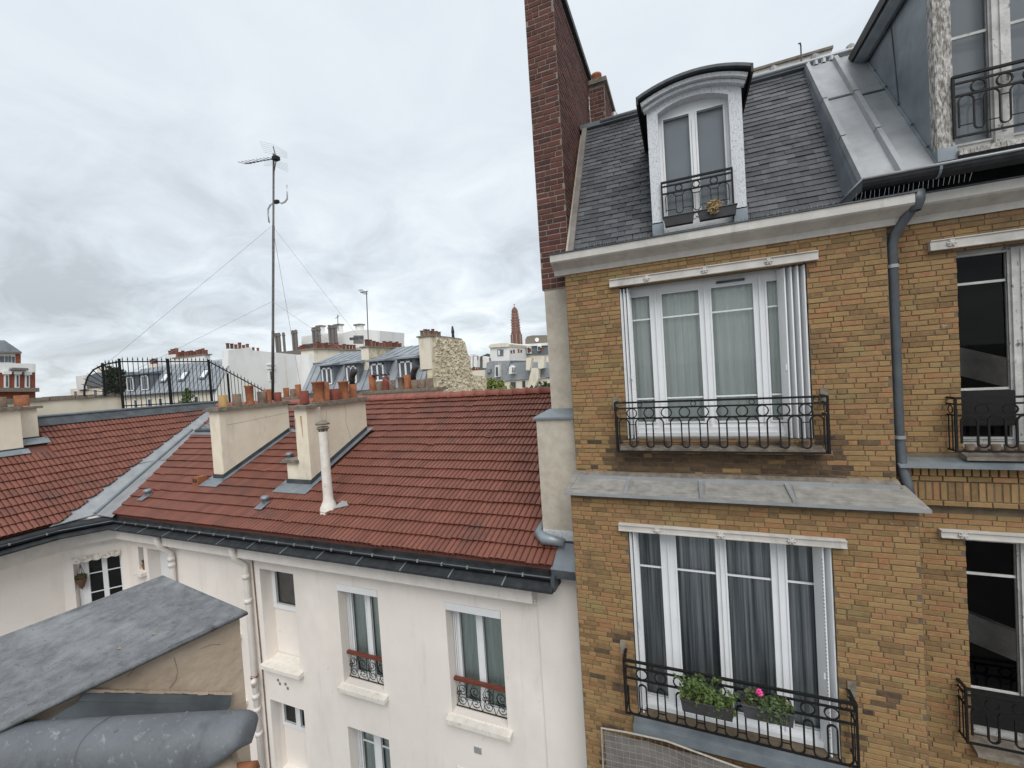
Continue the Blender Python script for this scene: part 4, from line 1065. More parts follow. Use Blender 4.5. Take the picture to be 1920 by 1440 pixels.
for k in range(4): b.tube([(.31 + .1 * math.cos(k * 1.57), .06 + .1 * math.sin(k * 1.57), 7.45), (.31, .06, 7.82)], .006, 4)
cw(b, 'hanger', 'basket', hb)
b = MB(); rd = random.Random(3); leaves(b, (.31, .06, 7.50), (.13, .1, .08), 130, .03, rd); cw(b, 'foliage', 'leaf_dark', hb)
cw(MB().box(.18, 1.13, -.05, .2, 6.24, 6.30), 'sill', 'pot_red', sw)
fp = thing('flower_pot', (-13.27, 6.34, 7.5), 'small red flower pot in the narrow slit window beside the corner', 'pot')
MB().lathe(-13.27, 6.36, [(.05, 7.50), (.07, 7.62), (.075, 7.64), (.05, 7.64), (0, 7.60)], 10).build('pot', 'pot_orange', fp, smooth=True)
b = MB(); leaves(b, (-13.27, 6.36, 7.7), (.06, .06, .07), 60, .03, rd); b.build('foliage', 'leaf_dark', fp)

# ---------------------------------------------------------------- tile roofs
def tile_tpl(w, ln, steps=2):
    t = MB(); pw = w / steps; xs = []
    for s in range(steps):
        for (fx, h) in ((0, -.02), (.11, .018), (.32, .026), (.68, .026), (.89, .018)): xs.append((s * pw + fx * pw, h))
    xs.append((w, -.02))
    n = len(xs); vs = [(x, 0, h + .042) for x, h in xs] + [(x, ln, h) for x, h in xs] + [(x, .035, h + .002) for x, h in xs]
    return t.add(vs, [(i, i + 1, n + i + 1, n + i) for i in range(n - 1)] + [(2 * n + i, 2 * n + i + 1, i + 1, i) for i in range(n - 1)] + [(2 * n, 0, n), (n - 1, 3 * n - 1, 2 * n - 1)])
tpls = [tile_tpl(.212, .37), tile_tpl(.212, .37)]
roofm = MB()
roofm.plate([(-18.6, YE + .05, ZE - .03 + .05 * T1), (-1.99, YE + .05, ZE - .03 + .05 * T1), (-1.99, YRG, ZR - .03), (-18.6, YRG, ZR - .03)], (0, 0, -1), .08)
roofm.add([(-18.6, YRG, ZR - .03), (-1.6, YRG, ZR - .03), (-1.6, 15.5, ZR - 2), (-18.6, 15.5, ZR - 2)], [(0, 1, 2, 3)])
RF = roofm.build('main_roof', 'tile', WB)
v1 = Vector((0, 1, T1)).normalized(); n1 = Vector((0, -T1, 1)).normalized(); len1 = (YRG - YE) / v1.y
v2 = Vector((-1, 0, T2)).normalized(); n2 = Vector((T2, 0, 1)).normalized(); len2 = (XE - XR) / -v2.x
# valley: plan line where both slopes have the same height
def valley_x(y): return XE - (y - YE) * T1 / T2
obst = [(-11.9, -11.42, 7.2, 9.5), (-9.2, -8.2, 7.2, 9.5)]
ptl = []; G1 = len1 / 18; rd = random.Random(12)
for k in range(18):
    x = -1.98 - .212
    while x > -18.2:
        p = Vector((x, YE, ZE)) + v1 * (k * G1 - .03)
        lim = valley_x(p.y + .15) + .71 - .6 * (p.y - YE) / 5
        if x + .35 > lim:
            if not any(a < x + .1 < b and c < p.y + .15 < d for a, b, c, d in obst) and not (x > -2.45 and p.y > 6.33):
                odd = rd.random() < .03; q = p + n1 * rd.uniform(0, .007) - v1 * (rd.uniform(.01, .04) if odd else rd.uniform(-.006, .006))
                ptl.append((tpls[k % 2], frame(q, (1, 0, 0), v1, n1) @ Matrix.Rotation(rd.uniform(-.035, .035) if odd else rd.uniform(-.01, .01), 4, 'Z'), x > lim + .12, 0))
        x -= .212
G2 = len2 / 14
for k in range(14):
    y = -4.0
    while y < 12:
        p = Vector((XE, y, ZE)) + v2 * (k * G2 - .03)
        ylim = YE + (XE - p.x - .06) * T2 / T1 - .65 + .12 * (XE - p.x)
        if y < ylim + .3 and not (-17.4 < p.x - .1 < -16.45 and y < 5.8):
            odd = rd.random() < .03; q = p + n2 * rd.uniform(0, .007) - v2 * (rd.uniform(.01, .04) if odd else rd.uniform(-.006, .006))
            ptl.append((tpls[k % 2], frame(q, (0, 1, 0), v2, n2) @ Matrix.Rotation(rd.uniform(-.035, .035) if odd else rd.uniform(-.01, .01), 4, 'Z'), y + .5 < ylim, 1))
        y += .212
order = sorted(range(len(ptl)), key=lambda i: (ptl[i][1].translation - EYE).length)
single = set([i for i in order if ptl[i][2] and in_view(ptl[i][1] @ Vector((.1, .1, 0)), 0)][:300])
roof2 = MB(); roof2.plate([(XE - .02, -6, ZE - .02), (XE - .02, 5.9, ZE - .02), (XR, 11.6, 11.47), (XR, -6, 11.47)], (-.6, 0, -1), .08)
roof2.add([(XR, -6, 11.45), (XR, 16, 11.45), (-18.5, 16, 10.7), (-18.5, -6, 10.7)], [(0, 1, 2, 3)])
RF2 = roof2.build('wing_roof', 'tile', WB)
mcache = {}; rest_ = {0: MB(), 1: MB()}
for i, (tp, mx, ok, sd) in enumerate(ptl):
    if i in single:
        if id(tp) not in mcache: mcache[id(tp)] = tp.mesh('tile', 'tile')
        inst('tile', mcache[id(tp)], mx, (RF, RF2)[sd])
    else: rest_[sd].add([mx @ Vector(v) for v in tp.v], tp.f)
def cut(mb, a, b, keep_right):
    import bmesh
    bm = bmesh.new(); me = bpy.data.meshes.new('tmp'); me.from_pydata(mb.v, [], mb.f); bm.from_mesh(me)
    d = Vector((b[0] - a[0], b[1] - a[1], 0)); nn = Vector((d.y, -d.x, 0)).normalized()
    if not keep_right: nn = -nn
    bmesh.ops.bisect_plane(bm, geom=bm.verts[:] + bm.edges[:] + bm.faces[:], plane_co=(a[0], a[1], 0), plane_no=nn, clear_inner=True)
    bm.verts.index_update()
    mb.v = [tuple(v.co) for v in bm.verts]; mb.f = [tuple(v.index for v in f.verts) for f in bm.faces]
    bm.free(); bpy.data.meshes.remove(me)
cut(rest_[0], (valley_x(YE) + .71, YE), (valley_x(11.0) + .11, 11.0), True)
cut(rest_[1], (XE, YE - .65), (XR, YE + (XE - XR) * T2 / T1 - .65 + .12 * (XE - XR)), False)
rest_[0].build('tiles', 'tile', RF, kind='stuff'); rest_[1].build('tiles', 'tile', RF2, kind='stuff')
# rounded ridge tiles
rt_ = MB(); pr_ = [(.155 * math.cos(R(a)), .155 * math.sin(R(a)) * .85 - .02) for a in range(-10, 191, 20)]
kk = len(pr_)
rt_.add([(0, p[0] * 1.16, p[1] * 1.2) for p in pr_] + [(.075, p[0] * 1.16, p[1] * 1.2) for p in pr_] + [(.08, p[0], p[1]) for p in pr_] + [(.44, p[0] * .93, p[1] * .93) for p in pr_],
        [(r_ * kk + i, r_ * kk + i + 1, (r_ + 1) * kk + i + 1, (r_ + 1) * kk + i) for r_ in range(3) for i in range(kk - 1)])
rme = rt_.mesh('ridge_tile', 'ridge_tile', True)
x = -1.75
while x > -17:
    inst('ridge_tile', rme, Matrix.Translation((x - .41, YRG + rd.uniform(-.008, .008), ZR + .065 + rd.uniform(-.006, .006))) @ Matrix.Rotation(rd.uniform(-.015, .015), 4, 'Z'), RF); x -= .41
# zinc valley
def on1(x, y, h=.03): return Vector((x, y, ZE + (y - YE) * T1)) + n1 * h
def on2(x, y, h=.03): return Vector((x, y, ZE + (XE - x) * T2)) + n2 * h
vm = MB(); ys = [YE - .1 + i * .53 for i in range(11)]
Lp = [(on2(valley_x(y) - .02, y - .85), on1(valley_x(y), y, .02), on1(valley_x(y) + .62, y, .03)) for y in ys]
Lp = []
for y in ys:
    c = Vector((valley_x(y), y, ZE + (y - YE) * T1))
    xl = c.x
    Lp.append((Vector((xl, y - .85, ZE + (XE - xl) * T2)) + n2 * .012, c + Vector((0, 0, .02)), Vector((xl + .80 - .5 * (y - YE) / 5, y, c.z)) + n1 * .012))
vs = [q for t3 in Lp for q in t3]
vm.add(vs, [(3 * i + j, 3 * i + j + 1, 3 * i + j + 4, 3 * i + j + 3) for i in range(len(Lp) - 1) for j in range(2)])
VL = vm.build('valley_zinc', 'zinc_light', WB)
MB().tube([t3[1] + Vector((0, 0, .035)) for t3 in Lp[:8]], .035, 6).build('valley_batten', 'zinc', VL)
MB().tube([Lp[0][0], Lp[0][1], Lp[0][2]], .012, 5).build('valley_edge', 'zinc', VL)
MB().tube([Lp[4][0] + Vector((0, 0, .012)), Lp[4][1] + Vector((0, 0, .012)), Lp[4][2] + Vector((0, 0, .012))], .006, 4).build('sheet_lap', 'zinc_dark', VL)
# left ridge: zinc flashing against the low wall
MB().prism([(XR + .32, 11.34), (XR - .05, 11.60), (XR - .25, 11.60), (XR - .25, 11.3)], 'y', -6, 11.6).build('ridge_flashing', 'zinc_dark', WB)
MB().tube([(XR - .02, -6, 11.62), (XR - .02, 11.5, 11.60)], .045, 7).build('ridge_roll', 'zinc', WB, smooth=True)
# little roof fittings
def vent(x, y):
    c = on1(x, y, .07)
    b = MB(); b.plate([c + Vector((-.12, 0, 0)) - v1 * .22, c + Vector((.12, 0, 0)) - v1 * .22, c + Vector((.12, 0, 0)) + v1 * .05, c + Vector((-.12, 0, 0)) + v1 * .05], n1, .01)
    o = b.build('roof_vent', 'zinc', WB)
    b = MB(); b.lathe(c.x, c.y, [(.06, c.z), (.06, c.z + .08), (.10, c.z + .08), (.10, c.z + .13), (.06, c.z + .16), (0, c.z + .165)], 10); b.build('cowl', 'zinc', o, smooth=True)
vent(-13.35, 6.62); vent(-8.98, 6.68); vent(-9.95, 8.2)
c = on1(-12.15, 7.2, .03); MB().box(c.x - .12, c.x + .12, c.y - .12, c.y + .12, c.z - .05, c.z + .17).build('roof_outlet', 'pot_orange', WB)
for dx in (-.05, .05): MB().box(c.x + dx - .03, c.x + dx + .03, c.y - .125, c.y - .118, c.z + .03, c.z + .12).build('outlet_opening', 'soot', WB)
def skylight(x0, x1, y0, y1, mt):
    q = [on1(x0, y0, .05), on1(x1, y0, .05), on1(x1, y1, .05), on1(x0, y1, .05)]
    o = MB().plate(q, n1, .09).build('skylight', 'zinc_dark', WB)
    i = .09; q = [on1(x0 + i, y0 + i, .142), on1(x1 - i, y0 + i, .142), on1(x1 - i, y1 - i, .142), on1(x0 + i, y1 - i, .142)]
    MB().plate(q, n1, .004).build('skylight_pane', mt, o)
    MB().plate([on1(x0 - .08, y0 - .15, .05), on1(x1 + .08, y0 - .15, .05), on1(x1 + .08, y0, .05), on1(x0 - .08, y0, .05)], n1, .02).build('apron', 'zinc', o)
skylight(-15.95, -14.8, 9.45, 10.35, 'glass_far'); skylight(-11.3, -10.2, 9.55, 10.5, 'glass_far')

# ---------------------------------------------------------------- chimneys of the white building
def pot(parent, x, y, z, r, h, mt, kind=0, lab=None):
    if kind == 0: pf_ = [(r * .95, z), (r, z + h * .12), (r * .93, z + h * .2), (r * .96, z + h), (r * .82, z + h), (r * .8, z + h - .12), (0, z + h - .12)]
    elif kind == 1: pf_ = [(r * 1.05, z), (r * 1.05, z + .05), (r * .85, z + .1), (r * .95, z + h - .05), (r * 1.12, z + h - .03), (r * 1.12, z + h), (r * .85, z + h), (r * .8, z + h - .1), (0, z + h - .1)]
    o = MB().lathe(x, y, pf_, 14).build('chimney_pot', mt, parent, smooth=True)
    if lab: o['label'] = lab
    return o
def bent_cowl(parent, x, y, z, s=1.0):
    b = MB(); b.tube([(x, y, z), (x, y, z + .18 * s), (x + .04 * s, y, z + .28 * s), (x + .13 * s, y - .02, z + .40 * s)], [.075 * s, .075 * s, .085 * s, .10 * s], 9)
    return b.build('bent_cowl', 'soot', parent, smooth=True)
def stack(x0, x1, y0, y1, zt, zb, name='chimney', mt='cream', capo=.09):
    b = MB(); b.box(x0, x1, y0, y1, zb, zt); o = b.build(name, mt, WB)
    c = MB(); c.box(x0 - capo, x1 + capo, y0 - capo, y1 + capo, zt, zt + .06); c.box(x0 - capo * .5, x1 + capo * .5, y0 - capo * .5, y1 + capo * .5, zt + .06, zt + .10)
    c.build('cap', 'cap', o); return o
def apron(parent, x0, x1, y0, y1):
    for (a, b, c_, d, nm) in ((x1, x1 + .14, y0 - .1, y1 + .12, 'flashing'), (x0 - .14, x1 + .14, y0 - .30, y0, 'flashing'), (x0 - .14, x0, y0 - .1, y1 + .12, 'flashing')):
        MB().plate([on1(a, c_, .055), on1(b, c_, .055), on1(b, d, .055), on1(a, d, .055)], n1, .015).build(nm, 'zinc', parent)
    for (p, q) in (((x1 + .012, y0 - .012), (x1 + .012, y1)), ((x0, y0 - .012), (x1 + .012, y0 - .012))):
        a, b = on1(*p, .05), on1(*q, .05)
        MB().add([a, b, b + Vector((0, 0, .13)), a + Vector((0, 0, .13))], [(0, 1, 2, 3)]).build('upstand', 'zinc_dark', parent)
C1 = stack(-11.80, -11.40, 7.35, 9.45, 11.48, 9.3)
MB().box(-11.415, -11.392, 7.345, 7.52, 9.6, 11.46).build('corner_band', 'cream', C1)
apron(C1, -11.80, -11.40, 7.35, 9.45)
for (y, r, h, mt, kd) in ((7.62, .125, .36, 'pot_ochre', 0), (8.0, .13, .36, 'pot_grey', 0), (8.38, .125, .60, 'pot_orange', 1), (8.75, .13, .38, 'pot_grey', 0), (8.95, .11, .44, 'pot_orange', 0), (9.28, .12, .32, 'pot_red', 0)):
    pot(C1, -11.60, y, 11.57, r * .92, h * .92, mt, kd)
C2 = stack(-8.86, -8.39, 7.70, 9.46, 11.48, 9.4)
MB().box(-8.63, -8.24, 7.31, 7.72, 9.4, 11.48).build('front_pier', 'cream', C2)
MB().box(-8.73, -8.14, 7.22, 7.62, 11.48, 11.545).build('pier_cap', 'cap', C2)
MB().box(-9.03, -8.63, 7.33, 7.9, 9.3, 10.18).build('side_block', 'cream', C2); MB().box(-9.13, -8.60, 7.26, 7.95, 10.18, 10.25).build('side_slab', 'cap', C2)
apron(C2, -9.03, -8.24, 7.31, 7.7); apron(C2, -8.8, -8.39, 7.72, 9.46)
for (x0, x1, z0, z1) in ((-8.615, -8.60, 10.75, 11.25), (-8.43, -8.40, 10.75, 11.30), (-8.455, -8.435, 11.0, 11.3)):
    MB().add([(x0, 7.307, z1), (x1, 7.307, z1), (x1 - .006, 7.307, z0), (x0 + .006, 7.307, z0 + .1)], [(0, 1, 2, 3)]).build('rust_streak', 'pot_ochre', C2)
for pts in ([(-8.39, 8.66, 11.47), (-8.39, 8.71, 11.20), (-8.39, 8.67, 10.99), (-8.39, 8.75, 10.72), (-8.39, 8.79, 10.47)], [(-8.39, 8.05, 11.35), (-8.39, 7.99, 10.95), (-8.39, 7.97, 10.41)]):
    MB().tube(pts, .004, 3).build('crack', 'cap', C2)
MB().tube([(-11.40, 7.53, 11.09), (-11.40, 8.21, 11.13), (-11.40, 9.39, 11.21)], .005, 3).build('crack', 'cap', C1)
for (y, r, h, mt, kd) in ((7.62, .12, .33, 'pot_red', 0), (8.05, .15, .55, 'pot_orange', 1), (8.28, .12, .53, 'pot_orange', 0), (8.58, .16, .32, 'pot_red', 0), (8.92, .145, .52, 'pot_orange', 1), (9.26, .125, .42, 'pot_orange', 0)):
    o = pot(C2, -8.62, y, 11.57, r * .92, h * .95, mt, kd)
bent_cowl(C2, -8.62, 9.26, 11.95, 1.0)
C0 = stack(-17.3, -16.55, 4.2, 5.48, 11.86, 10.4); MB().box(-17.5, -16.85, 5.48, 5.9, 10.6, 11.86).build('rear_pier', 'cream', C0); MB().box(-17.6, -16.76, 5.5, 6.0, 11.86, 11.93).build('pier_cap', 'cap', C0)
for (p, q, r_, s__) in ((-16.55, -16.40, 4.2, 5.55), (-16.85, -16.66, 5.48, 6.05)):
    MB().plate([on2(p, r_, .05), on2(q, r_, .05), on2(q, s__, .05), on2(p, s__, .05)], n2, .02).build('flashing', 'zinc', C0)
MB().box(-16.545, -16.535, 4.2, 5.5, 10.68, 10.84).build('upstand', 'zinc_dark', C0); MB().box(-16.845, -16.835, 5.5, 5.9, 10.92, 11.08).build('upstand', 'zinc_dark', C0)
for (y, r, h, mt) in ((4.85, .17, .34, 'pot_orange'), (5.22, .17, .28, 'pot_grey'), (5.66, .15, .30, 'pot_orange')): pot(C0, -16.95, y, 11.95, r, h, mt)
# low chimney rows behind the ridge
C3 = stack(-11.45, -8.15, 12.8, 13.3, 11.55, 9.5, capo=.12)
for (u, r, h, mt, kd) in ((-11.15, .14, .62, 'pot_orange', 0), (-10.82, .13, .34, 'pot_grey', 0), (-10.5, .14, .50, 'pot_red', 0), (-10.22, .13, .36, 'pot_grey', 0), (-9.82, .13, .46, 'pot_grey', 1), (-9.52, .14, .52, 'pot_orange', 0),
                     (-9.2, .15, .32, 'pot_grey', 0), (-8.87, .13, .32, 'pot_grey', 0), (-8.55, .13, .34, 'pot_grey', 0)):
    pot(C3, u, 13.05, 11.65, r, h, mt, kd)
MB().box(-11.15, -10.4, 12.95, 13.15, 12.2, 12.26).build('cowl_slab', 'soot', C3); bent_cowl(C3, -9.25, 13.05, 11.95, 1.3)
C4 = stack(-14.7, -13.6, 11.75, 12.2, 11.52, 9.5)
for (u, h, mt) in ((-14.45, .36, 'pot_orange'), (-14.1, .3, 'pot_grey'), (-13.8, .46, 'pot_orange')): pot(C4, u, 11.95, 11.62, .11, h, mt)
# cement flue pipe
fpz = on1(-7.13, 6.71, 0); fl = MB()
fl.lathe(-7.13, 6.71, [(.20, fpz.z - .08), (.17, fpz.z + .06), (.105, fpz.z + .2), (.098, fpz.z + .3), (.092, 10.98), (.092, 11.02)], 14)
FL = fl.build('flue_pipe', 'sill', WB, smooth=True)
for k in range(4): MB().box(-7.13 + .075 * math.cos(k * 1.57 + .6) - .012, -7.13 + .075 * math.cos(k * 1.57 + .6) + .012, 6.71 + .075 * math.sin(k * 1.57 + .6) - .012, 6.71 + .075 * math.sin(k * 1.57 + .6) + .012, 11.0, 11.12).build('cowl_post', 'cap', FL)
MB().lathe(-7.13, 6.71, [(.10, 11.05), (.13, 11.09), (.10, 11.12), (0, 11.12)], 10).build('lower_ring', 'cap', FL)
MB().lathe(-7.13, 6.71, [(.14, 11.16), (.15, 11.19), (.06, 11.25), (0, 11.26)], 10).build('cowl_hat', 'cap', FL)
q = on1(-6.83, 6.78, .06); MB().plate([q + Vector((-.1, 0, 0)) - v1 * .12, q + Vector((.2, 0, 0)), q + Vector((.05, 0, 0)) + v1 * .12, q + Vector((-.1, 0, 0)) + v1 * .12], n1, .012).build('flashing', 'zinc_light', FL)
q = on1(-2.28, 6.4, .05)
b = MB(); b.tube([q + Vector((-.04, .35, .2)), q + Vector((-.05, .05, .08)), q + Vector((.1, -.1, .07)), q + Vector((.42, -.12, .05))], [.05, .09, .10, .06], 8); b.build('pier_flashing', 'zinc', WB, smooth=True)
MB().plate([on1(-2.0, 5.93, .0), on1(-1.58, 5.93, .0), on1(-1.58, 6.47, .0), on1(-2.0, 6.47, .0)], n1, .025).build('abutment_sheet', 'zinc', WB)
MB().box(-1.99, -1.59, 5.925, 5.94, 8.9, 9.02).build('abutment_drip', 'zinc_dark', WB)
MB().box(-2.28, -1.62, 6.40, 6.46, 9.16, 9.27).build('pier_flashing_strip', 'zinc_dark', WB)
# ================================================================ foreground: zinc-capped parapet and rounded ridge roll
PP = thing('zinc_parapet', (-3.1, 1.3, 9.0), 'near parapet block of tan plaster under a wide weathered zinc cap', 'parapet')
av = Vector((0.409, 0.906, 0.107)); P1 = Vector((-2.566, 1.720, 10.637)); P2 = Vector((-3.721, 1.886, 10.637)); nrm = (P1 - P2).cross(av).normalized()
if nrm.z < 0: nrm = -nrm
cap_ = MB(); nu, nv_ = 10, 16
rd = random.Random(1)
vs = []
for i in range(nu + 1):
    for j in range(nv_ + 1):
        p = P1.lerp(P2, i / nu) - av * (2.6 * j / nv_)
        vs.append(p + nrm * (rd.uniform(-.002, .002) + .006 * math.sin(i * .9 + j * .7)))
cap_.add(vs, [(i * (nv_ + 1) + j, (i + 1) * (nv_ + 1) + j, (i + 1) * (nv_ + 1) + j + 1, i * (nv_ + 1) + j + 1) for i in range(nu) for j in range(nv_)])
cap_.build('zinc_cap', 'zinc_old', PP, smooth=True)
MB().tube([P1 - av * 2.6 - nrm * .008, P1 - nrm * .008, P2 - nrm * .008, P2 - av * 2.6 - nrm * .008], .013, 8).build('drip_roll', 'zinc_old', PP, smooth=True)
ah = Vector((av.x, av.y, 0)).normalized(); side = Vector((-ah.y, ah.x, 0))
bl = MB(); e0 = P1 + side * .06 - ah * .03; 
bb = (P2 - P1) * .88
q0 = [e0, e0 - ah * 2.5, e0 - ah * 2.5 + bb, e0 + bb]
bl.add([(p.x, p.y, 8.6) for p in q0] + [tuple(p - Vector((0, 0, .03)) - Vector((0, 0, .118)) * (((P1 - p).dot(ah)))) for p in q0], [(0, 1, 5, 4), (1, 2, 6, 5), (2, 3, 7, 6), (3, 0, 4, 7), (4, 5, 6, 7)])
bl.build('plaster_block', 'tan_plaster', PP)
# two-tier zinc flashing against the block
f0 = e0 - side * .012
def strip(z1a, z0a, outa, t0, t1, nm, mt):
    a, b = f0 - ah * t0, f0 - ah * t1
    s = MB(); s.add([a + Vector((0, 0, z1a - a.z)), b + Vector((0, 0, z1a - b.z)), b - side * outa + Vector((0, 0, z0a - b.z)), a - side * outa + Vector((0, 0, z0a - a.z)),
                     a - side * outa * .4 + Vector((0, 0, z0a - .02 - a.z)), b - side * outa * .4 + Vector((0, 0, z0a - .02 - b.z))], [(0, 1, 2, 3), (3, 2, 5, 4), (0, 3, 4)])
    return s.build(nm, mt, PP)
def band(a, b, c, d, nm):
    MB().plate([a, b, c, d], side, -.006).build(nm, 'zinc_dark', PP)
band((-2.645, 1.640, 10.155), (-2.900, 1.085, 10.525), (-2.885, 1.05, 10.485), (-2.625, 1.615, 10.108), 'flashing')
band((-2.628, 1.618, 10.118), (-2.888, 1.06, 10.50), (-2.865, .86, 10.495), (-2.573, 1.529, 10.085), 'flashing')
mo = MB(); rd = random.Random(3)
for k in range(16):
    p = Vector((-2.643, 1.642, 10.16)).lerp(Vector((-2.90, 1.085, 10.53)), k / 16); q = Vector((-2.643, 1.642, 10.16)).lerp(Vector((-2.90, 1.085, 10.53)), (k + 1.2) / 16); mo.tube([p, q + Vector((0, 0, rd.uniform(-.004, .006)))], rd.uniform(.006, .011), 5)
mo.build('mortar_fillet', 'tan_plaster', PP, kind='stuff')
for (u, v, s_) in ((220, 1210, .025), (290, 1186, .012), (225, 1238, .012)): pass
for i, q in enumerate(((-3.04, 1.30, 10.60), (-2.96, 1.43, 10.61))):
    p = Vector(q); t_ = ((p - P1).dot(ah)); p.z = P1.z + .118 * t_ + .012
    MB().add([p + Vector((-.016, 0, 0)), p + Vector((0, -.008, .006)), p + Vector((.018, .004, .003)), p + Vector((0, .008, .008))], [(0, 1, 2, 3)]).build('fallen_leaf', 'straw', None,
        label=('larger dry leaf lying on the near zinc cap', 'smaller pale leaf lying on the near zinc cap')[i], cat='leaf')
for pts in ([(-2.765, 1.421, 10.51), (-2.76, 1.431, 10.43), (-2.764, 1.422, 10.377), (-2.777, 1.394, 10.347)], [(-2.715, 1.53, 10.496), (-2.694, 1.577, 10.496), (-2.674, 1.622, 10.474)], [(-2.844, 1.244, 10.506), (-2.833, 1.269, 10.529), (-2.828, 1.282, 10.536)]):
    MB().tube(pts, .0010, 3).build('crack', 'cap', PP)
RL = thing('ridge_roll', (-2.4, 1.05, 9.9), 'thick rounded grey zinc ridge roll in the bottom left foreground', 'roof ridge')
rl = MB(); ax = Vector((.93, .368, 0)).normalized(); o0 = Vector((-2.0, 1.235, 10.378)); px_ = Vector((ax.y, -ax.x, 0))
rads = []; prof = [(math.cos(R(a)), math.sin(R(a))) for a in range(-40, 221, 13)]
vs = []; kk = len(prof)
secs = [(-2.2, .12, .132), (-1.1, .122, .134), (-.05, .12, .132), (.01, .119, .131), (.035, .116, .127), (.055, .109, .119), (.068, .098, .106), (.076, .085, .092), (.08, .05, .05), (.081, .0, .0)]
for (t_, rh, rv) in secs:
    c = o0 + ax * t_
    for (cx_, sz) in prof:
        tt = t_ + (.0 if t_ < -.1 else -.16 * max(0, -sz + .55) ** 1.3 * (1 if t_ > -.06 else 0))
        vs.append(o0 + ax * tt + px_ * (cx_ * rh) + Vector((0, 0, sz * rv)))
rl.add(vs, [(i * kk + j, (i + 1) * kk + j, (i + 1) * kk + j + 1, i * kk + j + 1) for i in range(len(secs) - 1) for j in range(kk - 1)])
RS = rl.build('roll_sheet', 'zinc_roll', RL, smooth=True)
for t_ in (-.62, -1.35):      # lapped joints between the zinc lengths
    MB().tube([o0 + ax * (t_ + .012 * math.sin(j * .7)) + px_ * (c2 * .1215) + Vector((0, 0, s2 * .1335)) for j, (c2, s2) in enumerate(prof)], .0035, 5).build('lap_joint', 'zinc_roll', RS)
for (t_, a_) in ((-.25, 115), (-.5, 70), (-.9, 120), (-1.05, 80)):
    c2, s2 = math.cos(R(a_)), math.sin(R(a_)); p = o0 + ax * t_ + px_ * (c2 * .119) + Vector((0, 0, s2 * .131))
    MB().lathe(p.x, p.y, [(.007, p.z - .002), (.006, p.z + .004), (0, p.z + .005)], 7).build('fixing', 'zinc_old', RS)
b = MB(); b.tube([o0 - ax * 2 + Vector((0, 0, -.14)), o0 - ax * .05 + Vector((0, 0, -.13))], [.10, .09], 8); b.tube([o0 - ax * .12 + Vector((0, 0, -.1)), o0 + ax * .03 + px_ * .06 + Vector((0, 0, -.17))], [.1, .06], 8)
b.build('mortar_bed', 'tan_plaster', RL, smooth=True)
tp_ = o0 + ax * .02 + px_ * .02 + Vector((0, 0, -.15))
b = MB(); b.tube([tp_ - ax * .1, tp_ + ax * .06], [.06, .065], 10); b.build('clay_stub', 'pot_orange', RL, smooth=True)
b = MB(); c = o0 + px_ * .12 + Vector((0, 0, -.26)); b.plate([c - ax * .6, c + ax * .12, c + ax * .16 + px_ * .2, c - ax * .6 + px_ * .2], (0, 0, 1), .04); b.build('lower_flashing', 'zinc_dark', RL)
# ================================================================ roofscape behind
def fbox(parent, nm, mt, *b): return MB().box(*b).build(nm, mt, parent)
def pots_row(parent, xs, y, z, r=.14, h=.5, mt='far_pot', seed=0):
    rd = random.Random(seed)
    for x in xs:
        hh = h * rd.uniform(.7, 1.2)
        MB().lathe(x, y, [(r, z), (r * .85, z + .1), (r * .85, z + hh * .85), (r * 1.05, z + hh * .88), (r * 1.05, z + hh), (r * .7, z + hh), (0, z + hh - .1)], 8).build('chimney_pot', mt, parent)
def pots_row_y(parent, x, ys, z, r=.14, h=.5, mt='far_pot', seed=0):
    rd = random.Random(seed)
    for y in ys:
        hh = h * rd.uniform(.7, 1.2)
        MB().lathe(x, y, [(r, z), (r * .85, z + .1), (r * .85, z + hh * .85), (r * 1.05, z + hh * .88), (r * 1.05, z + hh), (r * .7, z + hh), (0, z + hh - .1)], 8).build('chimney_pot', mt, parent)
def fwin(parent, x0, x1, z0, z1, y, mt='far_white', d=.06, muntin=True):
    """window proud of a far wall: frame mesh, dark pane set back in it, mullion"""
    f = MB(); t = .09
    f.box(x0, x0 + t, y - d, y + .02, z0, z1); f.box(x1 - t, x1, y - d, y + .02, z0, z1); f.box(x0 + t, x1 - t, y - d, y + .02, z1 - t, z1); f.box(x0 + t, x1 - t, y - d, y + .02, z0, z0 + t)
    if muntin: f.box((x0 + x1) / 2 - .05, (x0 + x1) / 2 + .05, y - d, y + .02, z0 + t, z1 - t)
    w = f.build('window', mt, parent)
    MB().box(x0 + t, x1 - t, y - .012, y + .01, z0 + t, z1 - t).build('pane', 'glass_far', w)
    return w
def fdormer(parent, x0, x1, z0, z1, yf, yb, wmt='pvc', mt='far_slate', roofmt='far_zinc'):
    o = MB().box(x0, x1, yf, yb, z0, z1).build('dormer', mt, parent)
    r_ = MB(); r_.prism([(yf - .25, z1), (yf - .25, z1 + .10), (yb + .9, z1 + .42), (yb + .9, z1)], 'x', x0 - .15, x1 + .15); r_.build('dormer_roof', roofmt, o)
    f = MB(); t = .10; a, b, c, d = x0 + .16, x1 - .16, z0 + .05, z1 - .14
    f.box(a, a + t, yf - .05, yf, c, d); f.box(b - t, b, yf - .05, yf, c, d); f.box((a + b) / 2 - .06, (a + b) / 2 + .06, yf - .05, yf, c, d); f.box(a, b, yf - .05, yf, d - t, d); f.box(a, b, yf - .06, yf, c, c + t)
    f.build('window_frame', wmt, o); MB().box(a, b, yf - .012, yf - .002, c, d).build('pane', 'glass_far', o)
    return o
def standing_seams(parent, x0, x1, p0, p1, step, mt='far_zinc', r=.035):
    s = MB(); x = x0
    while x < x1: s.tube([(x, p0[0], p0[1]), (x, p1[0], p1[1])], r, 4); x += step
    s.build('standing_seams', mt, parent, kind='stuff')

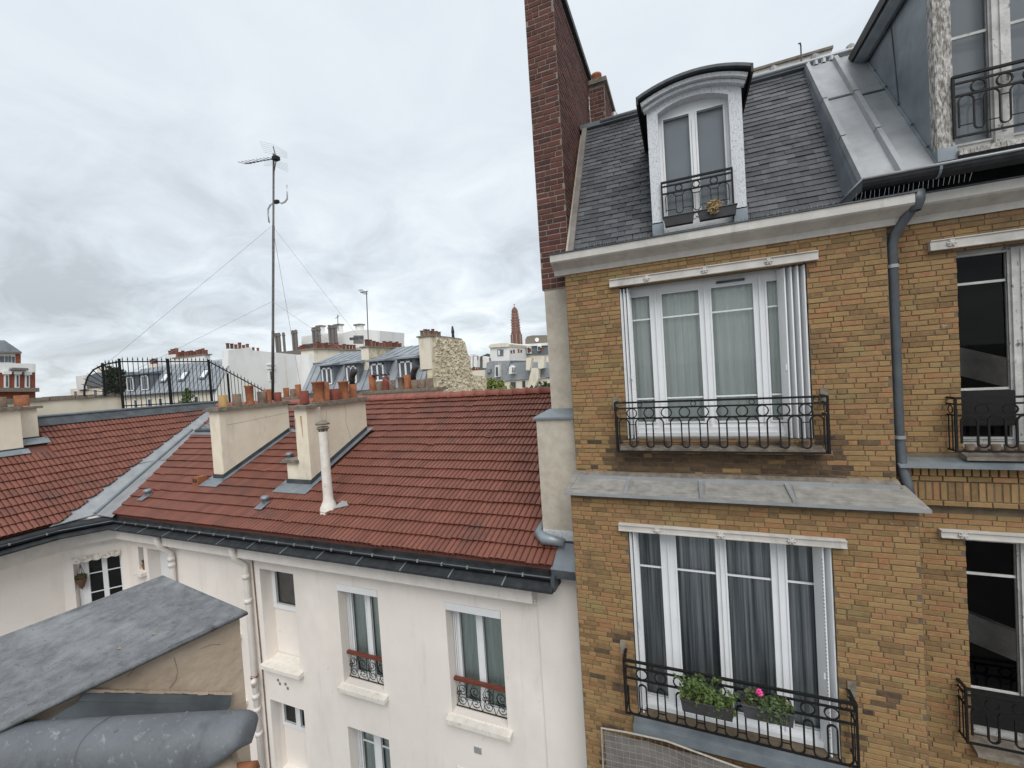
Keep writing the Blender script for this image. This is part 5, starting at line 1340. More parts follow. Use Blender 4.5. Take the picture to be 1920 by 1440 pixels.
# --- low wall and iron fence behind the left wing
LWL = thing('roof_wall', (-18.2, 4, 9), 'low cream rendered wall with rough stone coping behind the left red roof', 'wall')
MB().box(-18.35, -18.0, -4, 8.38, 9, 12.06).build('wall_face', 'cream', LWL)
rd = random.Random(15); y = -3.9
while y < 8.3:
    l = rd.uniform(.35, .6); MB().box(-18.42 + rd.uniform(-.02, .02), -17.93 + rd.uniform(-.02, .02), y, min(y + l - .02, 8.42), 12.06, 12.17 + rd.uniform(-.02, .02)).build('coping_stone', 'cap', LWL); y += l
FN = thing('iron_fence', (-17.9, 10, 11.6), 'black iron fence of spiked pickets on the left roof ridge', 'fence')
FX = -17.9
for (y, zt) in ((8.36, 13.35), (9.84, 13.36), (11.31, 13.33)):
    MB().box(FX - .028, FX + .028, y - .03, y + .03, 11.45, zt).build('post', 'iron', FN)
MB().box(FX - .03, FX + .03, 12.0, 12.06, 11.5, 12.75).build('post', 'iron', FN)
MB().box(FX - .025, FX + .025, 7.87, 7.93, 12.1, 13.2).build('post', 'iron', FN)
MB().tube([(FX, 8.36, 13.25), (FX, 11.31, 13.25), (FX, 14.05, 11.65)], .024, 6).build('top_rail', 'iron', FN)
MB().tube([(FX, 8.36, 11.72), (FX, 11.31, 11.62)], .022, 6).build('bottom_rail', 'iron', FN)
arcp = [(FX, 7.38, 12.15), (FX, 7.40, 12.45), (FX, 7.50, 12.75), (FX, 7.66, 12.98), (FX, 7.90, 13.13), (FX, 8.36, 13.25)]
MB().tube(arcp, .026, 6).build('curved_rail', 'iron', FN)
pk = MB(); y = 8.45
def picket(y0, z0, y1, z1):
    MB().tube([(FX, y0, z0), (FX, y1, z1)], .0115, 4).build('picket', 'iron', FN)
    d = (Vector((0, y1 - y0, z1 - z0))).normalized() * .12
    MB().tube([(FX, y1, z1), (FX, y1 + d.y, z1 + d.z)], [.022, .002], 4).build('spike', 'iron', FN)
while y < 11.3: picket(y, 11.6, y, 13.3); y += .148
while y < 14.0:
    zt = 13.25 - (y - 11.31) * (1.6 / 2.74); picket(y, 11.0 if y > 12 else 11.3, y, zt + .05); y += .150
for k in range(9):
    a = R(92 + k * 10); picket(8.30 + .05 * math.cos(a), 12.18 + .05 * math.sin(a), 8.30 + (.93 + .15 * (k < 2)) * math.cos(a), 12.18 + 1.0 * math.sin(a))
for y in (7.98, 8.08, 8.18, 8.28): picket(y, 12.15, y, 13.2)

# --- leaning television mast with guy wires
AN = thing('television_antenna', (-14.75, 11.6, 11.4), 'tall leaning rooftop aerial mast with comb antenna and guy wires', 'antenna')
mb0, mt0 = Vector((-14.80, 11.6, 11.4)), Vector((-13.71, 11.60, 20.69))
md = mt0 - mb0
MB().tube([mb0, mb0 + md * .30, mb0 + md * .302, mb0 + md * .72, mb0 + md * .722, mt0], [.055, .055, .046, .046, .036, .036], 8).build('mast', 'steel', AN, smooth=True)
b0, b1 = Vector((-13.54, 11.60, 20.48)), Vector((-14.48, 11.00, 20.25))
MB().tube([b0, b1], .018, 5).build('boom', 'steel', AN)
for k in range(9):
    c = b0.lerp(b1, .12 + .88 * k / 8); hl = .17 - .008 * k
    MB().tube([c + Vector((.03, .25, hl)), c, c + Vector((-.03, -.25, -hl * .25))], .010, 4).build('element', 'steel', AN)
bk = b0 + Vector((-.05, 0, 0))
MB().tube([bk + Vector((-.12, 0, .48)), bk, bk + Vector((-.17, 0, -.45))], .018, 5).build('reflector_arm', 'steel', AN)
for s, (a, b) in enumerate((((-.45, .60), (.22, .30)), ((-.32, -.30), (.22, -.42)))):
    for k in range(6):
        t = k / 5; z0 = a[1] * (1 - t * .7); z1 = b[1] * (1 - t * .7); x0 = a[0] * (1 - t * .4)
        MB().tube([bk + Vector((x0, -.3, z0)), bk + Vector((x0 * .2, 0, z0 * .9)), bk + Vector((b[0], .3, z1))], .004, 3).build('reflector_wire', 'alu', AN)
MB().box(bk.x - .12, bk.x + .1, 11.5, 11.68, bk.z - .06, bk.z + .07).build('junction_box', 'iron', AN)
def pts2(*p): return [Vector(q) for q in p]
for off in (0, .035):
    MB().tube([v + Vector((off, 0, -off)) for v in pts2((-13.81, 11.60, 19.03), (-13.53, 11.60, 18.83), (-13.34, 11.60, 18.85), (-13.22, 11.60, 18.94), (-13.20, 11.60, 19.13), (-13.19, 11.60, 19.44))], .016, 5).build('hook_dipole', 'alu', AN, smooth=True)
    MB().tube([v + Vector((off, 0, -off)) for v in pts2((-13.94, 11.60, 18.93), (-14.11, 11.60, 18.89), (-14.24, 11.60, 18.76), (-14.26, 11.60, 18.56), (-14.24, 11.60, 18.26))], .016, 5).build('hook_dipole', 'alu', AN, smooth=True)
q = Vector((-13.68, 11.55, 18.90)); MB().box(q.x - .11, q.x + .08, 11.5, 11.6, q.z - .06, q.z + .05).build('clamp', 'iron', AN)
for (a, b) in (((-14.15, 11.60, 18.08), (-17.95, 8.0, 13.15)), ((-14.04, 11.60, 18.06), (-9.9, 13.0, 11.65)), ((-14.43, 11.60, 15.29), (-17.9, 8.7, 12.9)), ((-14.35, 11.60, 15.28), (-9.7, 12.9, 11.6)), ((-14.06, 11.60, 18.07), (-15.0, 13.2, 11.2))):
    MB().tube([a, b], .006, 4).build('guy_wire', 'zinc_light', AN)
A2 = thing('thin_antenna', (-20.6, 24, 14.2), 'thin distant aerial rising above the dormer-roofed building', 'antenna')
MB().tube([(-20.63, 24.00, 14.42), (-20.45, 24.00, 18.39)], .035, 5).build('mast', 'steel', A2)
MB().tube([(-20.98, 24.00, 18.35), (-20.31, 24.00, 18.38)], .03, 5).build('boom', 'steel', A2)
for u in (679, 682, 685): pass
for k in range(4):
    c = Vector((-20.9 + .1 * k, 24, 18.38)); MB().tube([c + Vector((0, -.3, .12)), c + Vector((0, .3, -.12))], .015, 4).build('element', 'steel', A2)
A3 = thing('small_antenna', (-58.5, 59, 19), 'tiny aerial on the roof of the white concrete block', 'antenna')
MB().tube([(-57.26, 59.00, 21.56), (-57.10, 59.00, 24.42)], .06, 4).build('mast', 'steel', A3); MB().tube([(-57.66, 59.00, 23.81), (-56.75, 59.00, 24.19)], .05, 4).build('boom', 'steel', A3)

# --- dormer-roofed building with the rubble gable
M2 = thing('dormer_building', (-18.5, 24, 0), 'cream building with grey zinc mansard, four dormers and yellow rubble stone gable', 'building')
MB().box(-27.6, -14.2, 21.6, 29.4, 0, 11.5).build('wall', 'far_cream', M2)
mz = MB(); mz.prism([(21.4, 11.45), (22.75, 13.55), (25.2, 14.35), (27.2, 12.0), (27.2, 11.4)], 'x', -24.6, -14.6)
MZ = mz.build('mansard_roof', 'far_zinc', M2)
standing_seams(MZ, -24.2, -14.7, (21.38, 11.5), (22.72, 13.58), .62); standing_seams(MZ, -24.0, -14.7, (22.75, 13.57), (25.2, 14.37), .62)
MB().box(-24.6, -14.6, 21.25, 21.42, 11.36, 11.50).build('gutter', 'zinc_dark', M2)
MB().tube([(-24.6, 22.74, 13.57), (-14.6, 22.74, 13.57)], .07, 6).build('break_roll', 'far_zinc', MZ)
for (a, b) in ((-22.95, -21.75), (-20.8, -19.65), (-18.75, -17.45), (-16.55, -15.3)):
    fdormer(M2, a, b, 11.95, 13.28, 21.75, 22.75)
gb = MB(); gb.prism([(21.57, 9.07), (22.25, 14.49), (24.09, 14.52), (26.10, 14.48), (26.45, 14.23), (26.85, 13.10), (27.19, 12.02), (29.48, 11.83), (29.08, 7.99)], 'x', -14.55, -14.17)
GB = gb.build('rubble_gable', 'rubble', M2)
cpn = [(22.25, 14.49), (24.09, 14.52), (26.10, 14.48), (26.45, 14.23), (26.85, 13.10), (27.19, 12.02)]
for (p, q) in zip(cpn, cpn[1:]):
    MB().tube([(-14.36, p[0], p[1] + .03), (-14.36, q[0], q[1] + .03)], .12, 5).build('coping', 'cap', GB)
rd = random.Random(77)
st2 = MB()          # individual rubble stones standing proud of the gable
for _ in range(900):
    y = rd.uniform(22.35, 29.2); z = rd.uniform(9.8, 14.4)
    lim = 14.42 if y < 26.0 else 14.3 - (y - 26.4) * 3.0 if y < 27.15 else 11.75
    if z > lim: continue
    a, h = rd.uniform(.06, .16), rd.uniform(.05, .11)
    st2.add([(-14.165, y - a, z - h), (-14.165, y + a, z - h * .8), (-14.165, y + a * .9, z + h), (-14.165, y - a * .8, z + h * .9), (-14.10, y - a * .5, z - h * .5), (-14.09, y + a * .6, z - h * .4), (-14.10, y + a * .4, z + h * .6), (-14.11, y - a * .5, z + h * .4)],
            [(4, 5, 6, 7), (0, 1, 5, 4), (1, 2, 6, 5), (2, 3, 7, 6), (3, 0, 4, 7)])
st2.build('rubble_stones', 'rubble', GB, kind='stuff')
MB().box(-14.168, -14.13, 27.0, 27.25, 10.3, 11.0).build('gable_slot', 'soot', GB)
CC = MB().box(-15.0, -14.18, 21.95, 22.34, 12.55, 14.52).build('end_chimney', 'far_cream', M2)
fbox(CC, 'cap', 'cap', -15.1, -14.1, 21.88, 22.5, 14.52, 14.6)
pots_row(CC, (-14.85, -14.6, -14.4), 22.15, 14.6, .12, .42, 'pot_grey', 3); pots_row_y(CC, -14.36, (23.0, 23.35), 14.6, .12, .4, 'pot_grey', 4)
MB().lathe(-14.36, 25.1, [(.11, 14.55), (.09, 14.9), (.12, 15.0), (.05, 15.4), (0, 15.4)], 8).build('chimney_pot', 'soot', CC)
CW = MB().box(-19.75, -19.2, 22.3, 26.5, 12.4, 14.28).build('party_chimney', 'rubble', M2)
MB().box(-19.78, -19.17, 22.27, 22.31, 12.4, 14.26).build('chimney_face', 'far_cream', CW)
fbox(CW, 'cap', 'cap', -19.85, -19.1, 22.2, 26.6, 14.28, 14.37); pots_row_y(CW, -19.48, [22.5 + .36 * k for k in range(11)], 14.37, .13, .42, 'far_pot', 6)
C6 = MB().box(-16.9, -16.2, 25.4, 26.2, 13.8, 14.95).build('rear_chimney', 'far_cream', M2); fbox(C6, 'cap', 'cap', -17.0, -16.1, 25.3, 26.3, 14.95, 15.03); pots_row(C6, (-16.75, -16.5, -16.3), 25.7, 15.03, .12, .4, 'far_pot', 7)

# --- cream party wall and the long white side wall with the grey mansard
PW = thing('cream_party_wall', (-28, 29, 0), 'tall blank cream party wall with a row of pots beside the dormers', 'building')
MB().box(-29.5, -28.06, 26.1, 33, 0, 14.95).build('wall', 'far_cream', PW); fbox(PW, 'cap', 'cap', -29.6, -27.9, 26.0, 33.1, 14.95, 15.08)
pots_row_y(PW, -28.5, [26.6 + .42 * k for k in range(12)], 15.08, .15, .5, 'far_pot', 8)
MB().box(-29.6, -28.1, 25.6, 26.1, 0, 14.6).build('white_return', 'far_white', PW)
G1b = thing('grey_mansard_building', (-46, 29, 0), 'building with grey zinc mansard and skylights and a long blank white side wall', 'building')
MB().box(-56, -40.6, 26.0, 31, 0, 12.15).build('wall', 'far_cream', G1b)
mz = MB(); mz.prism([(25.85, 12.2), (27.75, 15.0), (29.4, 15.35), (31, 12.2)], 'x', -55.5, -40.45); MZ1 = mz.build('mansard_roof', 'far_zinc', G1b)
standing_seams(MZ1, -55.2, -40.4, (25.83, 12.22), (27.73, 15.03), .75, r=.04); MB().box(-55.6, -40.4, 25.65, 25.86, 12.08, 12.25).build('gutter', 'zinc_dark', G1b)
MB().tube([(-40.36, 25.85, 12.25), (-40.36, 27.3, 14.4)], .09, 5).build('roof_edge', 'far_zinc', MZ1)
for x in (-49.4, -46.4, -43.2):
    t0, t1 = .38, .72; q = lambda t, xx, h=.06: Vector((xx, 25.85 + 1.9 * t - h * .83, 12.2 + 2.8 * t + h * .56))
    s = MB().plate([q(t0, x - .45), q(t0, x + .45), q(t1, x + .45), q(t1, x - .45)], (0, -.83, .56), .1).build('skylight', 'far_slate', MZ1)
    MB().plate([q(t0 + .05, x - .34, .165), q(t0 + .05, x + .34, .165), q(t1 - .05, x + .34, .165), q(t1 - .05, x - .34, .165)], (0, -.83, .56), .01).build('pane', 'pvc', s)
for x in (-54.2, -51.6): fdormer(G1b, x - .75, x + .75, 12.6, 14.3, 26.1, 27.3, roofmt='far_slate')
for x in (-53.25, -50.84, -48.96, -47.23, -45.2, -43.3): fwin(G1b, x - .35, x + .35, 10.6, 11.75, 25.98, muntin=False)
sw_ = MB(); sw_.prism([(25.72, 8.77), (25.99, 12.17), (27.21, 14.20), (27.34, 15.88), (29.58, 16.26), (29.84, 15.94), (36.77, 15.49), (36.00, 7.29)], 'x', -41.2, -40.30); SWL = sw_.build('white_side_wall', 'far_white', G1b)
pots_row_y(SWL, -40.7, [27.6 + .4 * k for k in range(6)], 16.1, .16, .55, 'far_pot', 9); pots_row_y(SWL, -40.7, (30.2, 30.7), 15.9, .13, .4, 'far_pot', 10)
w_ = MB().box(-40.33, -40.22, 31.35, 32.1, 12.75, 13.95).build('window', 'far_white', G1b); MB().box(-40.24, -40.20, 31.5, 31.68, 12.9, 13.75).build('pane', 'glass_far', w_); MB().box(-40.24, -40.20, 31.77, 31.95, 12.9, 13.75).build('pane', 'glass_far', w_)
for z in (14.02, 14.45): MB().box(-40.3, -40.12, 31.25, 32.2, z, z + .07).build('window_moulding', 'far_white', w_)
for y in (33.4, 35.0): MB().box(-40.3, -40.27, y, y + .12, 9, 15.5).build('wall_seam', 'far_cream', SWL)
CWB = MB().box(-52.8, -47.5, 29.6, 30.2, 13.5, 16.0).build('chimney_wall', 'far_white', G1b); fbox(CWB, 'cap', 'cap', -53, -47.3, 29.5, 30.3, 16.0, 16.12); pots_row(CWB, [-52.6 + .5 * k for k in range(11)], 29.9, 16.12, .16, .6, 'far_pot', 11)
C7 = MB().box(-56.5, -55.2, 29, 29.6, 13, 15.6).build('chimney_wall', 'far_cream', G1b); pots_row(C7, [-56.3, -55.9, -55.5], 29.3, 15.6, .2, .6, 'far_pot', 12)
# far mixed roofs at the left, behind the fence
FR = thing('distant_house', (-77, 32, 0), 'distant pale house with dark roof left of the dark tree', 'building')
MB().box(-80, -70, 31.5, 36, 0, 13.7).build('wall', 'far_cream', FR); r_ = MB(); r_.prism([(-76, 13.7), (-74.6, 15.2), (-72.6, 15.6), (-70, 13.7)], 'y', 31.3, 36); r_.build('roof', 'far_slate', FR)
fbox(FR, 'chimney', 'far_cream', -74.4, -72.4, 32.2, 33, 15, 16.5); fbox(FR, 'attic_block', 'far_white', -77.5, -75.2, 31.2, 34, 13.5, 15.4)
for x in (-78.5, -76.3, -73.5, -71.5): fwin(FR, x - .5, x + .5, 12.2, 13.4, 31.48, muntin=False)
FR2 = thing('distant_house', (-60, 34, 0), 'distant cream house with chimneys seen between the fence pickets', 'building')
MB().box(-66, -55.7, 32, 36, 0, 14.0).build('wall', 'far_cream', FR2); r_ = MB(); r_.prism([(31.8, 14.0), (32.8, 15.6), (36, 15.7), (36, 14)], 'x', -65, -55.8); r_.build('roof', 'far_slate', FR2)
for x in (-64, -61.5, -59, -57): fwin(FR2, x - .45, x + .45, 12.4, 13.7, 31.98, muntin=False)
k_ = fbox(FR2, 'chimney', 'far_white', -60.5, -58.5, 33, 33.8, 15, 17.0); pots_row(k_, (-60.2, -59.7, -59.2, -58.8), 33.4, 17.0, .2, .7, 'far_pot', 13)

# --- white concrete block with metal flues
CB = thing('concrete_block', (-58, 63, 0), 'white modern concrete rooftop block with clusters of grey metal flues', 'building')
MB().box(-71.5, -57.3, 60, 66, 0, 18.9).build('wall', 'far_white', CB)
MB().prism([(-68.15, 18.59), (-67.83, 21.54), (-62.00, 21.59), (-57.15, 21.14), (-57.48, 17.76)], 'y', 60.4, 66).build('upper_block', 'far_white', CB)
MB().prism([(-57.50, 17.57), (-57.14, 21.23), (-55.01, 21.41), (-51.63, 21.27), (-48.85, 20.81), (-49.21, 16.93)], 'y', 60, 67).build('penthouse', 'far_white', CB)
MB().prism([(-54.93, 18.33), (-54.72, 20.52), (-52.44, 20.31), (-52.64, 18.14)], 'y', 59.95, 60.05).build('terrace_recess', 'lead', CB)
MB().prism([(-54.93, 18.33), (-54.87, 19.00), (-52.58, 18.80), (-52.64, 18.14)], 'y', 59.85, 59.94).build('parapet_panel', 'far_white', CB)
fbox(CB, 'window_band', 'glass_far', -67.8, -64.6, 60.3, 60.42, 19.0, 20.0); fbox(CB, 'window_band', 'glass_far', -55.6, -52.6, 59.9, 60.02, 19.8, 20.2)
for (x, z, w) in ((-63.9, 22.0, 1.0), (-59.4, 21.8, 1.0), (-54.6, 21.3, 1.2)): fbox(CB, 'roof_shaft', 'far_white', x - w / 2, x + w / 2, 61, 62, z - 1.5, z + 1.1); fbox(CB, 'shaft_cap', 'cap', x - w * .65, x + w * .65, 60.8, 62.2, z + 1.1, z + 1.35)
rd = random.Random(30)
for (x0, n, zt) in ((-71.7, 3, 22.3), (-69.7, 1, 22.2), (-67.3, 3, 22.4), (-62.2, 4, 22.4), (-58.3, 4, 22.4)):
    for k in range(n):
        x = x0 + k * .42; MB().lathe(x, 58 + .2 * (k % 2), [(.24, 18.4), (.24, zt - .5), (.32, zt - .5), (.32, zt - .2), (.22, zt - .15), (.27, zt + rd.uniform(0, .2)), (0, zt + .2)], 7).build('metal_flue', 'lead', CB)
fbox(CB, 'flue_base', 'lead', -72.5, -56, 57.6, 58.6, 0, 18.75); pots_row(CB, [-66 + .5 * k for k in range(6)] + [-60.6 + .55 * k for k in range(8)], 57.9, 18.75, .2, .75, 'far_pot', 14)
# --- far left red brick building, its street front turned towards the courtyard
RB = thing('red_brick_building', (-76, 20, 0), 'red brick building with white bands and hipped grey roof at the far left', 'building')
def rbq(nm, mt, poly, x0, x1, par=None): return MB().prism(poly, 'x', x0, x1).build(nm, mt, par or RB)
rbq('wall', 'far_brick', [(18.08, 6.89), (18.66, 16.21), (24.71, 16.13), (24.10, 5.60)], -80, -70)
rbq('white_band', 'far_white', [(18.63, 15.66), (18.70, 16.82), (24.75, 16.63), (24.68, 15.63)], -80.1, -69.9)
rbq('attic_wall', 'far_brick', [(18.95, 16.61), (19.04, 18.12), (24.02, 18.06), (23.92, 16.57)], -79, -71)
rbq('roof', 'far_zinc', [(18.91, 18.02), (18.98, 19.14), (22.65, 19.31), (23.89, 18.02)], -79, -70.4)
rbq('eave_board', 'cap', [(18.84, 17.84), (18.86, 18.06), (23.86, 18.00), (23.85, 17.82)], -79, -70.3)
WBn = rbq('window_band', 'far_white', [(18.96, 16.83), (19.03, 17.84), (23.54, 17.93), (23.47, 16.76)], -71, -70.9)
for p in ([(21.75, 16.88), (21.79, 17.53), (22.10, 17.54), (22.06, 16.88)], [(22.22, 16.88), (22.26, 17.54), (22.62, 17.54), (22.58, 16.88)], [(22.70, 16.88), (22.74, 17.54), (22.91, 17.55), (22.86, 16.88)], [(22.95, 16.88), (22.99, 17.55), (23.15, 17.55), (23.11, 16.88)], [(23.23, 16.82), (23.27, 17.49), (23.44, 17.49), (23.39, 16.82)]): rbq('pane', 'glass_far', p, -70.89, -70.8, WBn)
for p, q in (([(22.11, 13.97), (22.21, 15.57), (22.57, 15.56), (22.47, 13.95)], [(22.23, 14.08), (22.32, 15.33), (22.44, 15.32), (22.36, 14.07)]), ([(22.91, 13.92), (23.02, 15.55), (23.39, 15.54), (23.28, 13.90)], [(23.04, 14.04), (23.13, 15.30), (23.25, 15.30), (23.17, 14.03)]), ([(23.70, 13.88), (23.81, 15.47), (24.19, 15.46), (24.09, 13.86)], [(23.84, 13.99), (23.92, 15.22), (24.05, 15.21), (23.96, 13.99)])):
    w = rbq('window', 'far_white', p, -70, -69.85); rbq('pane', 'glass_far', q, -69.84, -69.78, w)
for p in ([(22.05, 15.46), (22.07, 15.81), (22.71, 15.80), (22.69, 15.44)], [(22.89, 15.43), (22.91, 15.79), (23.49, 15.78), (23.47, 15.42)], [(23.67, 15.35), (23.70, 15.71), (24.29, 15.70), (24.27, 15.33)]): rbq('window_head', 'far_white', p, -69.9, -69.6)
rbq('balcony', 'lead', [(22.55, 15.92), (22.69, 16.16), (23.85, 16.08), (23.92, 15.83)], -69.9, -69.2); rbq('cornice', 'cap', [(18.51, 13.73), (18.54, 14.17), (24.55, 13.77), (24.53, 13.33)], -70, -69)

# --- cluster at the right of the skyline
def block(name, label, Y0, poly, depth, mt='far_cream'):
    t = thing(name, (poly[0][0], Y0, 0), label, 'building'); MB().prism([(p[0], p[1]) for p in poly], 'y', Y0, Y0 + depth).build('wall', mt, t); return t
Q = block('white_attic_block', 'white attic block with yellowish cornice standing behind zinc roofs', 62, [(-29.35, 8.67), (-28.79, 16.42), (-25.43, 16.31), (-25.88, 8.53)], 10, 'far_white')
MB().prism([(-28.99, 16.26), (-28.77, 16.67), (-28.19, 16.80), (-25.58, 16.74), (-25.23, 16.54), (-25.35, 16.13)], 'y', 61.7, 72.2).build('cornice', 'far_cream', Q)
w_ = MB().prism([(-27.57, 14.86), (-27.50, 15.88), (-26.48, 15.80), (-26.55, 14.79)], 'y', 61.9, 62).build('window', 'far_slate', Q)
MB().prism([(-27.38, 14.93), (-27.33, 15.70), (-27.05, 15.68), (-27.10, 14.91)], 'y', 61.8, 61.89).build('pane', 'pvc', w_)
Q = block('dark_mansard_block', 'building with dark mansard storey and white dormer windows below the tower', 70, [(-29.22, 8.08), (-28.72, 15.34), (-18.54, 14.74), (-18.99, 7.67)], 10)
MB().prism([(-28.73, 15.15), (-28.32, 16.64), (-18.45, 16.27), (-18.55, 14.56)], 'y', 69.8, 80).build('mansard_roof', 'far_slate', Q); MB().prism([(-28.53, 16.56), (-28.30, 16.92), (-18.42, 16.63), (-18.45, 16.18)], 'y', 69.5, 80).build('roof_edge', 'far_white', Q)
for p in ([(-28.41, 15.22), (-28.23, 16.44), (-27.41, 16.38), (-27.50, 15.15)], [(-26.66, 15.46), (-26.59, 16.40), (-25.89, 16.34), (-25.96, 15.41)], [(-25.27, 15.17), (-25.19, 16.38), (-24.40, 16.31), (-24.48, 15.11)], [(-23.27, 15.48), (-23.21, 16.40), (-22.53, 16.34), (-22.59, 15.42)]):
    w = MB().prism(p, 'y', 69.3, 69.8).build('window', 'far_white', Q); cx_ = sum(a[0] for a in p) / 4; z0, z1 = min(a[1] for a in p), max(a[1] for a in p)
    MB().box(cx_ - .22, cx_ + .2, 69.2, 69.29, z0 + .15, z1 - .2).build('pane', 'glass_far', w)
t_ = MB().prism([(-26.42, 16.61), (-26.33, 17.89), (-25.99, 18.35), (-25.04, 18.46), (-19.41, 18.04), (-19.53, 16.04)], 'y', 72, 76).build('roof_turret', 'cap', Q)
MB().lathe(0, 0, [(.0, 0), (.38, 0), (.38, .1), (0, .1)], 14).build('oculus', 'far_white', Q).matrix_basis = Matrix.Translation((-24.07, 71.90, 17.59)) @ Matrix.Rotation(math.pi / 2, 4, 'X')
ZQ = block('pale_zinc_house', 'house with pale zinc mansard, small skylight and tall dormer window', 50, [(-24.52, 5.11), (-24.05, 11.43), (-21.32, 11.29), (-21.76, 5.08)], 8)
MB().prism([(-24.22, 11.30), (-23.75, 13.51), (-23.12, 13.68), (-20.42, 13.56), (-21.41, 11.15)], 'y', 49.8, 58).build('mansard_roof', 'zinc_light', ZQ)
w = MB().prism([(-22.51, 11.56), (-22.33, 13.07), (-21.72, 13.10), (-21.83, 11.59)], 'y', 49.2, 49.8).build('dormer', 'far_white', ZQ); MB().prism([(-22.27, 11.75), (-22.19, 12.85), (-21.96, 12.84), (-21.97, 11.73)], 'y', 49.1, 49.19).build('pane', 'glass_far', w)
w = MB().prism([(-23.70, 12.11), (-23.66, 12.60), (-23.12, 12.64), (-23.16, 12.15)], 'y', 49.6, 49.79).build('skylight', 'far_slate', ZQ); MB().prism([(-23.61, 12.18), (-23.59, 12.53), (-23.20, 12.57), (-23.23, 12.22)], 'y', 49.5, 49.59).build('pane', 'far_zinc', w)
for p in ([(-22.53, 10.24), (-22.47, 11.00), (-21.87, 10.97), (-21.93, 10.21)],): 
    w = MB().prism(p, 'y', 49.9, 50).build('window', 'far_white', ZQ)
k_ = MB().prism([(-27.43, 12.97), (-27.31, 14.69), (-26.37, 14.46), (-26.31, 12.89)], 'y', 56, 57).build('chimney', 'far_white', ZQ); pots_row(k_, [a[0] for a in [(-28.18, 14.75), (-27.92, 14.73), (-27.66, 14.71), (-27.39, 14.69), (-26.98, 14.35), (-26.64, 14.32), (-26.30, 14.30)]], 56.3, 13.9, .13, .45, 'far_pot', 15)
k_ = MB().prism([(-28.41, 13.06), (-28.26, 15.04), (-27.92, 15.01), (-28.07, 13.04)], 'y', 54, 55).build('chimney', 'far_white', ZQ); k2 = MB().prism([(-27.91, 12.87), (-27.77, 14.70), (-27.26, 14.66), (-27.39, 12.84)], 'y', 54, 55).build('chimney', 'far_white', ZQ)
pots_row(k_, [a[0] for a in [(-28.43, 15.05), (-28.09, 15.03), (-27.85, 14.78), (-27.59, 14.76), (-27.34, 14.74)]], 54.3, 14.2, .16, .6, 'far_pot', 16)
fbox(ZQ, 'chimney_block', 'far_cream', -26.8, -24.4, 50.5, 51.2, 9, 12.6); pots_row(ZQ, [-26.6, -26.2, -25.8, -25.4], 50.8, 12.6, .18, .5, 'far_pot', 18)
ZR_ = block('slate_roof_house', 'cream house with blue grey roof and one white dormer above the trees', 48, [(-21.18, 5.36), (-20.77, 11.20), (-12.89, 11.03), (-13.26, 5.27)], 9)
MB().prism([(-20.63, 11.06), (-19.63, 13.11), (-19.13, 13.20), (-17.40, 13.15), (-16.99, 11.12)], 'y', 47.8, 57).build('roof', 'far_zinc', ZR_); MB().prism([(-16.30, 11.22), (-16.09, 12.35), (-12.82, 12.27), (-12.89, 11.15)], 'y', 47.8, 57).build('roof', 'far_zinc', ZR_)
for (y0_, p) in ((47.2, [(-19.65, 11.86), (-19.59, 12.71), (-19.29, 12.89), (-18.96, 12.67), (-18.94, 11.88)]),):
    w = MB().prism(p, 'y', y0_, 49).build('dormer', 'far_white', ZR_); MB().prism([(-19.09, 11.98), (-19.05, 12.62), (-18.91, 12.61), (-18.95, 11.97)], 'y', 46.9, 46.95).build('pane', 'glass_far', w); MB().prism([(-18.82, 11.97), (-18.77, 12.60), (-18.64, 12.60), (-18.68, 11.96)], 'y', 46.9, 46.95).build('pane', 'glass_far', w)
for p in ([(-19.84, 10.16), (-19.79, 10.88), (-19.50, 10.87), (-19.55, 10.15)], [(-19.48, 10.14), (-19.43, 10.87), (-19.15, 10.85), (-19.20, 10.13)], [(-18.29, 10.15), (-18.24, 10.93), (-17.89, 10.91), (-17.95, 10.14)], [(-16.57, 10.20), (-16.52, 10.97), (-16.25, 10.96), (-16.30, 10.19)]): MB().prism(p, 'y', 47.88, 47.99).build('window', 'glass_far', ZR_)
for p in ([(-17.30, 12.19), (-17.14, 13.63), (-16.47, 13.59), (-16.83, 12.16)], [(-15.77, 12.22), (-15.73, 13.72), (-14.88, 13.66), (-15.10, 12.30)], [(-17.56, 9.29), (-16.55, 12.40), (-15.69, 12.34), (-15.84, 11.10), (-16.89, 9.26)]): MB().prism(p, 'y', 46.8, 47.6).build('chimney_wall', 'far_cream', ZR_)
pots_row(ZR_, [a[0] for a in [(-19.16, 13.97), (-18.82, 13.95), (-18.21, 13.78), (-17.87, 13.75), (-16.99, 13.81), (-16.72, 13.79), (-15.39, 13.88), (-15.13, 13.86)]], 47.2, 14.3, .13, .4, 'far_pot', 17)

